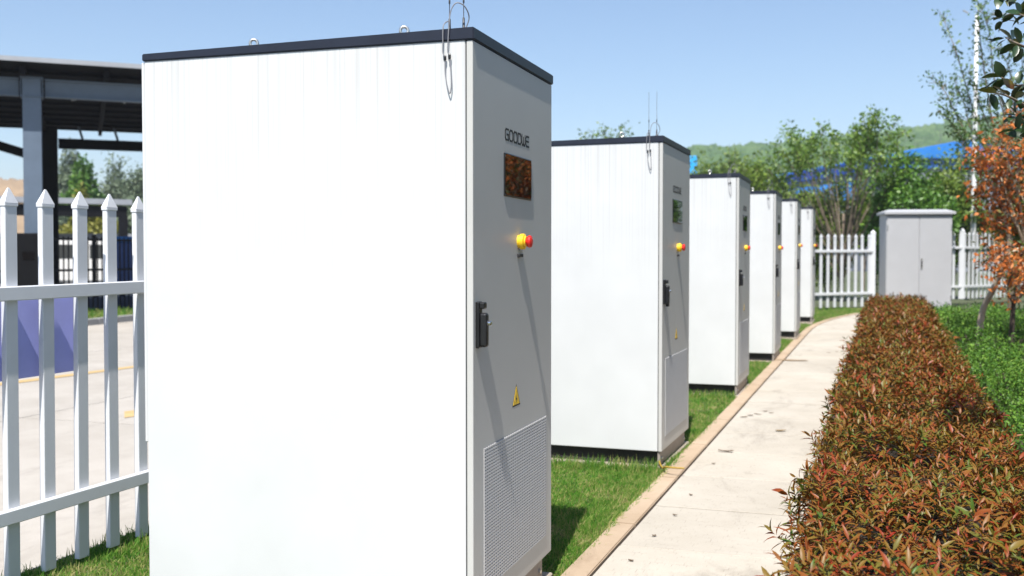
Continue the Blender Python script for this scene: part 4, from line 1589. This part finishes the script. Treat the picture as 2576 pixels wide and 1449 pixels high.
def branch_tree(name, label, base, trunk_pts, limbs, leaf_m, bark_m, per, L, W, spread, leaf_from=0.35, twigs=3, twig_len=0.3, r0=0.05, group=None, cat="tree", droop=0.2, leaf_obj=False, up=0.3):
    """limbs: lists of absolute points; leaves gather on twigs along them"""
    base = Vector(base)
    root = empty(name, base)
    bm = bmesh.new()
    limb(bm, [Vector(p) - base for p in trunk_pts], r0, r0 * 0.55, 9)
    obj("trunk", bm, bark_m, root, smooth=True)
    bm = bmesh.new()
    TP, TD = [], []
    for lb in limbs:
        pts = limb(bm, [Vector(p) - base for p in lb], r0 * 0.32, r0 * 0.06, 6)
        m = len(pts)
        for i in range(int(m * leaf_from), m):
            d = (pts[min(i + 1, m - 1)] - pts[max(i - 1, 0)]).normalized()
            for t in range(twigs):
                dv = Vector(unit(rs.normal(size=3) + np.array(d) * 0.8 + np.array([0, 0, 0.35])))
                ln = twig_len * rs.uniform(0.3, 1.0) * (1.15 - 0.7 * i / m)
                e = pts[i] + dv * ln
                bar(bm, pts[i], e, 0.006 * max(1, r0 * 12), 0.006 * max(1, r0 * 12))
                for tt in (0.45, 1.0):
                    TP.append(pts[i] + dv * (ln * tt))
                    TD.append(dv)
    obj("branches", bm, bark_m, root)
    V_, F_ = twig_leaves(np.array([list(p) for p in TP]), np.array([list(p) for p in TD]), per, L, W, spread, droop, stations=(0.5,), widths=(1.0,), up=up)
    tag(link("crown", fast_mesh("crown", V_, F_, leaf_m), root), kind="stuff")
    tag(root, label, cat, group)
    return root


# dry orange tree at the right
D0 = 12.6
b0 = at(2462, 800, 13.2)
b0.z = g(b0.y)
trunk = [b0, at(2470, 790, 13.2), at(2500, 725, 13.0), at(2530, 655, 12.8), at(2542, 600, 12.7)]
fan = [[(2535, 640), (2500, 600), (2470, 560), (2445, 540)], [(2540, 610), (2510, 520), (2475, 430), (2440, 400), (2425, 395)], [(2542, 600), (2530, 500), (2500, 400), (2490, 320)],
       [(2542, 600), (2560, 480), (2545, 380), (2520, 290)], [(2542, 600), (2590, 520), (2600, 400), (2590, 300)], [(2538, 620), (2500, 640), (2470, 650), (2450, 640)],
       [(2542, 600), (2600, 620), (2640, 560)], [(2540, 610), (2520, 560), (2475, 500), (2432, 480)], [(2542, 600), (2552, 540), (2530, 450), (2505, 370)], [(2545, 600), (2590, 650), (2600, 690)], [(2530, 655), (2555, 680), (2560, 720)],
       [(2542, 600), (2530, 540), (2490, 470), (2470, 440)]]
limbs = [[at(px + 34, py, 12.7 + rs.uniform(-0.5, 0.5) * (i / 3)) for i, (px, py) in enumerate(l)] for l in fan]
branch_tree("dry_leaf_tree", "young leaning tree covered in dry orange-brown leaves behind the shrubs", b0, trunk, limbs, M["L_orange"], M["barkp"], 6, 0.075, 0.036, 0.065, leaf_from=0.25, twigs=2, twig_len=0.36, r0=0.046, droop=0.4, up=-0.2)
# dark stems beside it
b1 = base_at(2545, 12.2)
branch_tree("dry_shrub", "dark-stemmed dry shrub under the orange tree", b1, [b1, at(2548, 780, 12.2), at(2556, 740, 12.2)],
            [[at(2550, 770, 12.2), at(2575, 730, 12.2), at(2600, 690, 12.2)], [at(2550, 770, 12.2), at(2535, 730, 12.1), at(2545, 680, 12.0)], [at(2552, 750, 12.2), at(2560, 700, 12.3), at(2570, 640, 12.3)]],
            M["L_orange"], M["barkd"], 5, 0.06, 0.03, 0.07, leaf_from=0.2, twigs=2, twig_len=0.25, r0=0.035, droop=0.4, cat="shrub")

# glossy dark-leaved tree standing just right of the frame, branches reaching in
D1 = 4.7
b2 = base_at(2745, D1)
tr = [b2, at(2742, 900, D1), at(2735, 600, D1), at(2728, 350, D1), at(2722, 150, D1)]
reach = [[(2726, 300), (2660, 250), (2600, 215), (2555, 215), (2520, 195)], [(2722, 160), (2650, 90), (2590, 45), (2545, 35), (2520, 50)], [(2724, 200), (2650, 160), (2600, 130), (2560, 110), (2530, 95)],
         [(2726, 330), (2650, 290), (2580, 265), (2530, 240), (2490, 232)], [(2722, 150), (2640, 40), (2570, -10), (2515, -8)], [(2728, 350), (2660, 330), (2600, 320), (2560, 290)], [(2728, 380), (2650, 370), (2590, 350), (2560, 330)],
         [(2722, 150), (2760, 0), (2790, -120)], [(2724, 200), (2800, 100), (2860, 20)], [(2726, 300), (2820, 260), (2900, 200)], [(2722, 150), (2680, -60), (2650, -160)]]
dark_root = empty("glossy_leaf_tree", b2)
bm = bmesh.new()
limb(bm, [p - b2 for p in tr], 0.035, 0.016, 9)
obj("trunk", bm, M["bark"], dark_root, smooth=True)
bm = bmesh.new()
OV = []
for k in range(4):
    v, f = leaf_arrays(np.zeros((1, 3)), np.array([[0, 0, 1.0]]), np.array([[0, -1.0, 0]]), 1.0, 0.42 + 0.05 * k, droop=0.1 + 0.09 * k, fold=0.25, stations=(0.12, 0.35, 0.62, 0.86), widths=(0.5, 0.95, 1.0, 0.6))
    OV.append(fast_mesh("leaf", v, f, M["L_dark"], smooth=True))
cnt = 0
for l in reach:
    pts = limb(bm, [at(px, py, D1 + rs.uniform(-0.25, 0.25)) - b2 for px, py in l], 0.010, 0.003, 6)
    m = len(pts)
    for i in range(int(m * 0.35), m):
        dv = (pts[min(i + 1, m - 1)] - pts[max(i - 1, 0)]).normalized()
        for t in range(2 if i < m - 1 else 4):
            if rs.rand() < 0.30 and i < m - 2:
                continue
            a = Vector(unit(np.array(dv) * 0.7 + rs.normal(0, 0.75, 3)))
            n_ = Vector(unit(rs.normal(0, 0.5, 3) + np.array([0, 0, 1.0])))
            s_ = rs.uniform(0.048, 0.082)
            o = link("leaf", OV[rs.randint(4)], dark_root)
            o.matrix_local = frame_matrix(pts[i] + a * 0.008, a, n_) @ Matrix.Diagonal((s_, s_, s_, 1))
            cnt += 1
obj("branches", bm, M["bark"], dark_root, smooth=True)
tag(dark_root, "glossy dark green leaved tree with branches reaching over the hedge", "tree")

# airy tree with upright shoots in front of the mast
D2 = 16.5
b3 = base_at(2545, D2)
shoots = [[(2535, 600), (2500, 420), (2440, 250), (2405, 130), (2372, 45)], [(2530, 560), (2470, 400), (2410, 300), (2380, 235), (2345, 200)], [(2530, 540), (2500, 330), (2475, 170), (2462, 60), (2458, -40)],
          [(2535, 520), (2530, 320), (2500, 190), (2490, 90), (2470, 20)], [(2520, 520), (2460, 400), (2420, 350), (2385, 300), (2370, 290)], [(2540, 520), (2560, 300), (2540, 180), (2515, 120)],
          [(2540, 520), (2590, 330), (2580, 200), (2560, 110)], [(2525, 560), (2470, 450), (2430, 380), (2415, 330)], [(2530, 500), (2510, 380), (2480, 300), (2455, 240), (2440, 180)], [(2530, 540), (2480, 380), (2440, 320), (2425, 260), (2400, 200)],
          [(2520, 560), (2480, 470), (2450, 420), (2420, 390)], [(2530, 520), (2530, 420), (2520, 330), (2530, 260)],
          [(2540, 500), (2560, 400), (2550, 300), (2565, 200)], [(2540, 520), (2580, 420), (2600, 330), (2590, 250)], [(2530, 560), (2500, 460), (2490, 390), (2480, 330)], [(2535, 560), (2540, 460), (2535, 380), (2545, 330)]]
limbs = [[at(px, py, D2 + rs.uniform(-0.6, 0.6) * i / 4) for i, (px, py) in enumerate(l)] for l in shoots]
branch_tree("airy_tree", "airy tree with thin upright shoots and small pale leaves beside white mast", b3, [b3, at(2542, 700, D2), at(2538, 600, D2), at(2530, 520, D2)], limbs, M["L_shade"], M["bark"], 4, 0.065, 0.036, 0.05, leaf_from=0.32, twigs=2, twig_len=0.26, r0=0.05)


def fan_tree(name, label, px, D, top_py, half_px, n, leaf_m, bark_m, per, L, W, spread, split=0.45, group=None, seed=0, lf=0.4, twigs=2, tl=0.5, r0=0.05, squash=1.0):
    """multi-stemmed crown: stems fan out from one base to a rounded top"""
    b = base_at(px, D)
    H = at(px, top_py, D).z - b.z
    Rh = half_px / FPX * D
    ls = []
    for i in range(n):
        a = rs.uniform(0, 6.283)
        rr = math.sqrt(rs.uniform(0.02, 1)) * Rh
        hh = H * (1 - 0.38 * (rr / Rh) ** 2 * squash) * rs.uniform(0.80, 1.0)
        tip = b + Vector((math.cos(a) * rr, math.sin(a) * rr, hh))
        st = b + Vector((0, 0, H * rs.uniform(0.08, split * 0.6)))
        m1 = st.lerp(tip, 0.4) + Vector((math.cos(a) * rr * 0.05, math.sin(a) * rr * 0.05, H * 0.03))
        m2 = st.lerp(tip, 0.75) + Vector((rs.normal(0, 0.06) * Rh, rs.normal(0, 0.06) * Rh, 0))
        ls.append([st, m1, m2, tip])
    return branch_tree(name, label, b, [b - Vector((0, 0, 0.1)), b + Vector((0.02, 0, H * 0.2)), b + Vector((0.03, 0.02, H * split))], ls, leaf_m, bark_m, per, L, W, spread, leaf_from=lf, twigs=twigs, twig_len=tl, r0=r0, group=group)


fan_tree("crape_tree", "airy many-stemmed tree with clustered leaves right behind far fence", 2118, 29.0, 270, 195, 38, M["L_airy"], M["bark"], 8, 0.105, 0.065, 0.085, seed=1, lf=0.70, tl=0.5, r0=0.06, twigs=2, squash=0.5)
fan_tree("olive_tree", "olive green bushy tree between cabinets and many-stemmed tree", 1990, 33, 462, 75, 20, M["L_olive"], M["bark"], 7, 0.12, 0.07, 0.17, lf=0.25, tl=0.7, r0=0.06, squash=0.8)
fan_tree("olive_tree", "olive green bushy tree low behind the many-stemmed tree", 2085, 31.5, 455, 75, 22, M["L_olive"], M["bark"], 7, 0.11, 0.06, 0.16, lf=0.25, tl=0.6, r0=0.05, squash=0.8)
fan_tree("olive_tree", "tall olive green tree peeking between the third and fourth cabinets from grey box", 1905, 36, 395, 75, 18, M["L_olive"], M["bark"], 6, 0.13, 0.075, 0.19, lf=0.3, tl=0.7, r0=0.06)
fan_tree("olive_tree", "slim olive tree in front of the blue factory left of the dense bush", 2172, 34, 425, 32, 9, M["L_olive"], M["bark"], 6, 0.12, 0.07, 0.14, lf=0.35, tl=0.5, r0=0.05)
fan_tree("thin_tree", "thin tree whose tips show above the fifth cabinet from the grey box", 1535, 40, 288, 115, 22, M["L_olive"], M["bark"], 6, 0.13, 0.075, 0.15, lf=0.5, tl=0.6, r0=0.05)
for (px, D, tp, hw, lab) in ((1775, 62, 384, 40, "rounded pale green tree right of the blue billboard"), (1835, 66, 380, 45, "pale green tree at the foot of the wooded hill, above the fourth cabinet"), (1690, 60, 392, 50, "pale green tree left of the blue billboard"), (1880, 56, 408, 60, "pale green tree above the third cabinet from the grey box"), (1955, 58, 455, 50, "pale green tree above the second cabinet from the grey box"), (2035, 60, 476, 50, "pale green tree below the blue factory roof")):
    fan_tree("hillside_tree", lab, px, D, tp, hw, 20, M["L_olive"], M["bark"], 6, 0.24, 0.15, 0.34, lf=0.3, tl=1.1, r0=0.09)

# dense dark bush behind the grey box
def big_bush(name, label, px, D, top_py, half_px, n, L, W, m, cat="bush", shell=0.30, nl=12, bot=0.0):
    b = base_at(px, D)
    H = at(px, top_py, D).z - b.z
    Rh = half_px / FPX * D
    lobes = []
    for i in range(nl):
        a = rs.uniform(0, 6.283)
        rr = Rh * 0.62 * math.sqrt(rs.rand())
        zc = H * rs.uniform(0.30, 0.78) * (1 - 0.25 * (rr / Rh) ** 2)
        r_ = Rh * rs.uniform(0.26, 0.44)
        lobes.append((rr * math.cos(a), rr * math.sin(a), max(zc, r_ * 0.7), r_, r_, min(r_ * rs.uniform(0.8, 1.1), H - zc)))
    lobes.append((0, 0, H * 0.55, Rh * 0.6, Rh * 0.6, H * 0.44))
    return shrub(name, label, b, lobes, n, L, W, m, cat=cat, shell=shell, stems=5)


big_bush("dense_bush", "dense dark green bush behind the grey two-door box", 2290, 27.8, 376, 130, 16000, 0.11, 0.065, M["L_bush"], nl=18)
big_bush("dense_bush", "dark green bush at the left corner of the grey two-door box", 2215, 28.5, 470, 40, 3500, 0.10, 0.06, M["L_bush"])
big_bush("mixed_bush", "olive green bush behind the fence under the orange tree", 2400, 31, 372, 125, 15000, 0.12, 0.07, M["L_olive"], nl=20)
big_bush("mixed_bush", "olive bush filling the ground behind the orange tree trunk", 2580, 24, 420, 90, 8000, 0.10, 0.06, M["L_olive"])
big_bush("low_bush", "low green bush behind pickets next to the last white cabinet", 2090, 30, 560, 70, 5000, 0.09, 0.05, M["L_olive"])
# far-left background
big_bush("round_tree", "rounded dark green tree seen under the carport roof", 212, 62, 398, 62, 9000, 0.24, 0.15, M["L_bush"], cat="tree", nl=16)
big_bush("hazy_tree", "grey-green tall tree behind the rounded dark tree", 180, 85, 365, 55, 6000, 0.34, 0.22, M["L_far"], cat="tree", nl=14)
fan_tree("hazy_tree", "thin grey-green tree right of the rounded dark tree", 302, 78, 402, 42, 22, M["L_far"], M["bark"], 6, 0.26, 0.16, 0.34, lf=0.35, tl=1.2, r0=0.10)
fan_tree("hazy_tree", "thin grey-green tree half hidden by the nearest white cabinet", 362, 76, 420, 42, 22, M["L_far"], M["bark"], 6, 0.26, 0.16, 0.34, lf=0.35, tl=1.2, r0=0.10)
big_bush("yellow_bush", "yellow-green bush above the low canopy", 205, 56, 470, 42, 4000, 0.20, 0.13, M["L_yellow"])
big_bush("yellow_bush", "yellow-green bush over the pale wall under the low canopy roof", 235, 57, 522, 105, 8000, 0.19, 0.12, M["L_yellow"])
big_bush("hazy_bush", "grey-green bushes along the boundary wall under the carport", 330, 58, 490, 60, 4000, 0.22, 0.14, M["L_far"])

# trees along the right-hand side of the bed: out of frame, mirrored in the cabinets' screens
for k_, yy in enumerate(np.arange(3.2, 52, 2.7)):
    xx = max(4.1, 0.135 * yy + 1.9) + rs.uniform(-.3, .3)
    H = rs.uniform(4.6, 6.0)
    lobes = [(0, 0, H * 0.58, 1.1, 1.1, H * 0.40)]
    for q_ in range(9):
        a = rs.uniform(0, 6.283)
        lobes.append((0.75 * math.cos(a), 0.75 * math.sin(a), H * rs.uniform(0.30, 0.82), 0.62, 0.62, 0.6))
    shrub("evergreen_tree", "dense evergreen tree in the row along the right side of the bed", (xx, yy, g(yy)), lobes, 4500, 0.16, 0.09, M["L_bush"], cat="tree", group="evergreen trees along the right side of the bed", stems=2)

# ------------------------------------------------------------------ grass
def grass(name, n, y0, y1, xf0, xf1, hmin, hmax, wd, z0=-0.012, keep=None, label=None, lean=0.7):
    y = rs.uniform(y0, y1, n)
    t = rs.rand(n)
    x = xf0(y) + (xf1(y) - xf0(y)) * t
    ok = np.ones(n, bool)
    for (cx, cy_, rt, cz_) in CABS:
        ok &= ~((x < cx + 0.0) & (x > cx - CD - 0.05) & (y > cy_ - 0.012) & (y < cy_ + CW + 0.012))
    if keep is not None:
        ok &= keep(x, y)
    x, y = x[ok], y[ok]
    m = len(x)
    patch = 0.5 + 0.5 * np.sin(x * 3.1 + np.sin(y * 2.3) * 1.7) * np.sin(y * 4.1 + x * 1.3)
    h = rs.uniform(hmin, hmax, m) * (0.65 + 0.7 * patch)
    a = rs.uniform(0, 6.283, m)
    ln = np.abs(rs.normal(0, lean, m)).clip(0, 1.3)
    A_ = unit(np.stack([np.cos(a) * ln, np.sin(a) * ln, np.ones(m)], 1))
    S = unit(np.cross(A_, np.stack([np.cos(a + 1.2), np.sin(a + 1.2), np.zeros(m)], 1)))
    P = np.stack([x, y, gv(y) + z0], 1)
    w = wd * rs.uniform(0.6, 1.3, m)
    mid = P + A_ * (h * 0.55)[:, None]
    tip = P + A_ * h[:, None] + np.stack([np.cos(a), np.sin(a), -0.5 * np.ones(m)], 1) * (h * 0.28 * ln)[:, None]
    V_ = np.stack([P - S * w[:, None] / 2, P + S * w[:, None] / 2, mid + S * w[:, None] * 0.42, mid - S * w[:, None] * 0.42, tip], 1).reshape(-1, 3)
    F_ = (np.arange(m)[:, None, None] * 5 + np.array([[0, 1, 2], [0, 2, 3], [3, 2, 4]])[None]).reshape(-1, 3)
    o_ = link(name, fast_mesh(name, V_, F_, M["L_grass"]))
    tag(o_, label, "grass", kind="stuff")
    return o_


fxv = lambda y: -3.69 + 0.05 * y - 0.13
plv = lambda y: np.where(y < 19, -1.190 + 0.0158 * (y - 2.0), -0.921 + 0.016 * (y - 19) + 0.026 * (y - 19) ** 2) - 0.14
grass("lawn_grass", 120000, 2.6, 7.4, fxv, plv, 0.018, 0.045, 0.0055, label="short green grass between the white cabinets and the fence")
grass("lawn_grass", 60000, 7.4, 15.0, fxv, plv, 0.02, 0.05, 0.0075, label="short green grass around the middle cabinets of the row")
grass("lawn_grass", 45000, 15.0, 26.5, fxv, plv, 0.02, 0.06, 0.012, label="short green grass verge curving along the far white fence")
grass("edge_grass", 9000, 2.6, 9.0, lambda y: plv(y) - 0.16, lambda y: plv(y) + 0.03, 0.02, 0.06, 0.0045, label="ragged taller grass hanging over the stone kerb", lean=0.6)
grass("fence_grass", 4500, 2.6, 8.0, lambda y: fxv(y) - 0.03, lambda y: fxv(y) + 0.22, 0.02, 0.075, 0.0045, label="taller grass tufts along the foot of the white fence", lean=0.35)
grass("verge_grass", 26000, 8.0, 30.0, lambda y: 0 * y + KX - 1.6, lambda y: 0 * y + KX - 0.16, 0.05, 0.16, 0.02, z0=0.045, label="rough grass along the far kerb below the railing")
# tufts that crowd round the plinths
for (cx, cy_, rt, cz_) in CABS[:3]:
    grass("plinth_grass", 1500, cy_ - 0.16, cy_ - 0.01, lambda y, cx=cx: 0 * y + cx - CD, lambda y, cx=cx: 0 * y + cx - 0.02, 0.04, 0.10, 0.005, label="longer grass tufts against the foot of a white cabinet", lean=0.3)

# ------------------------------------------------------------------ litter and stains on the path
def flake(name, px, py, sx, sy, rz, m, label, cat, grp, curl=0.01):
    p = on_ground(px, py, 0.006)
    bm = bmesh.new()
    n = 9
    ring = []
    for k_ in range(n):
        a = 2 * math.pi * k_ / n
        rr = 1 + random.uniform(-0.25, 0.2)
        ring.append((math.cos(a) * sx * rr, math.sin(a) * sy * rr, 0.003 + curl * abs(math.cos(a)) * random.uniform(0.4, 1)))
    top_ = [bm.verts.new(q_) for q_ in ring]
    bot_ = [bm.verts.new((q_[0], q_[1], q_[2] - 0.002)) for q_ in ring]
    c1_, c0_ = bm.verts.new((0, 0, 0.002)), bm.verts.new((0, 0, 0.0))
    for k_ in range(n):
        bm.faces.new((top_[k_], top_[(k_ + 1) % n], c1_))
        bm.faces.new((bot_[(k_ + 1) % n], bot_[k_], c0_))
        bm.faces.new((bot_[k_], bot_[(k_ + 1) % n], top_[(k_ + 1) % n], top_[k_]))
    o_ = obj(name, bm, m, None, (p.x, p.y, g(p.y) + 0.0105), (0, 0, rz))
    tag(o_, label, cat, grp)
    return o_


flake("fallen_leaf", 1963, 1085, 0.050, 0.022, 0.3, mat("tan_leaf", (0.20, 0.13, 0.05), 0.7, var=0.3, scale=40), "curled tan leaf lying in the middle of the pale path", "leaf", None)
flake("fallen_leaf", 1828, 1137, 0.055, 0.016, 0.15, M["litter"], "long dark dead leaf on the path in front of the fifth cabinet", "leaf", None)
for (px, py) in ((1795, 1168), (1738, 1247), (1698, 1298), (1645, 1350), (1587, 1413)):
    flake("dark_crumb", px, py, 0.014, 0.008, random.uniform(-0.3, 0.5), M["litter"], "small dark crumb in the line of crumbs on the pale path", "litter", "dark crumbs in a line along the path", 0.004)
for (px, py) in ((1940, 1040), (1905, 1043), (1872, 1050), (1888, 1046), (1925, 1036), (2120, 884), (2105, 886), (2085, 888), (2040, 1180), (2010, 1215)):
    flake("leaf_scrap", px, py, rs.uniform(0.02, 0.04), rs.uniform(0.007, 0.012), random.uniform(-0.5, 0.6), M["litter"], "thin dry scrap of leaf scattered on the path", "litter", "dry leaf scraps on the path", 0.004)
for (px, py, lx, ly, lab) in ((1985, 906, 0.24, 0.075, "brown damp stain across the kerb by the third cabinet from grey box"), (2085, 799, 0.28, 0.07, "brown damp stain across the path by the first cabinet from grey box")):
    p = on_ground(px, py, 0.01)
    bm = bmesh.new()
    ring = [bm.verts.new((math.cos(2 * math.pi * k_ / 16) * lx * random.uniform(0.75, 1.1), math.sin(2 * math.pi * k_ / 16) * ly * random.uniform(0.7, 1.15), 0)) for k_ in range(16)]
    bm.faces.new(ring)
    o_ = obj("damp_stain", bm, M["stain"], None, (p.x, p.y, g(p.y) + 0.0125), (0, 0, 0.1))
    tag(o_, lab, "stain")


# ------------------------------------------------------------------ thin summer haze
hz = nbox(-1600, 1600, -60, 2600, -3.0, 78.0)
hm = bpy.data.materials.new("haze_air")
hm.use_nodes = True
hn = hm.node_tree
hn.nodes.clear()
ho = hn.nodes.new("ShaderNodeOutputMaterial")
pv = hn.nodes.new("ShaderNodeVolumePrincipled")
pv.inputs["Color"].default_value = (0.86, 0.92, 1.0, 1)
pv.inputs["Density"].default_value = 0.0006
pv.inputs["Anisotropy"].default_value = 0.2
hn.links.new(pv.outputs[0], ho.inputs["Volume"])
tag(obj("haze", hz, hm), "thin pale haze over the far hill and trees", "haze", kind="stuff")
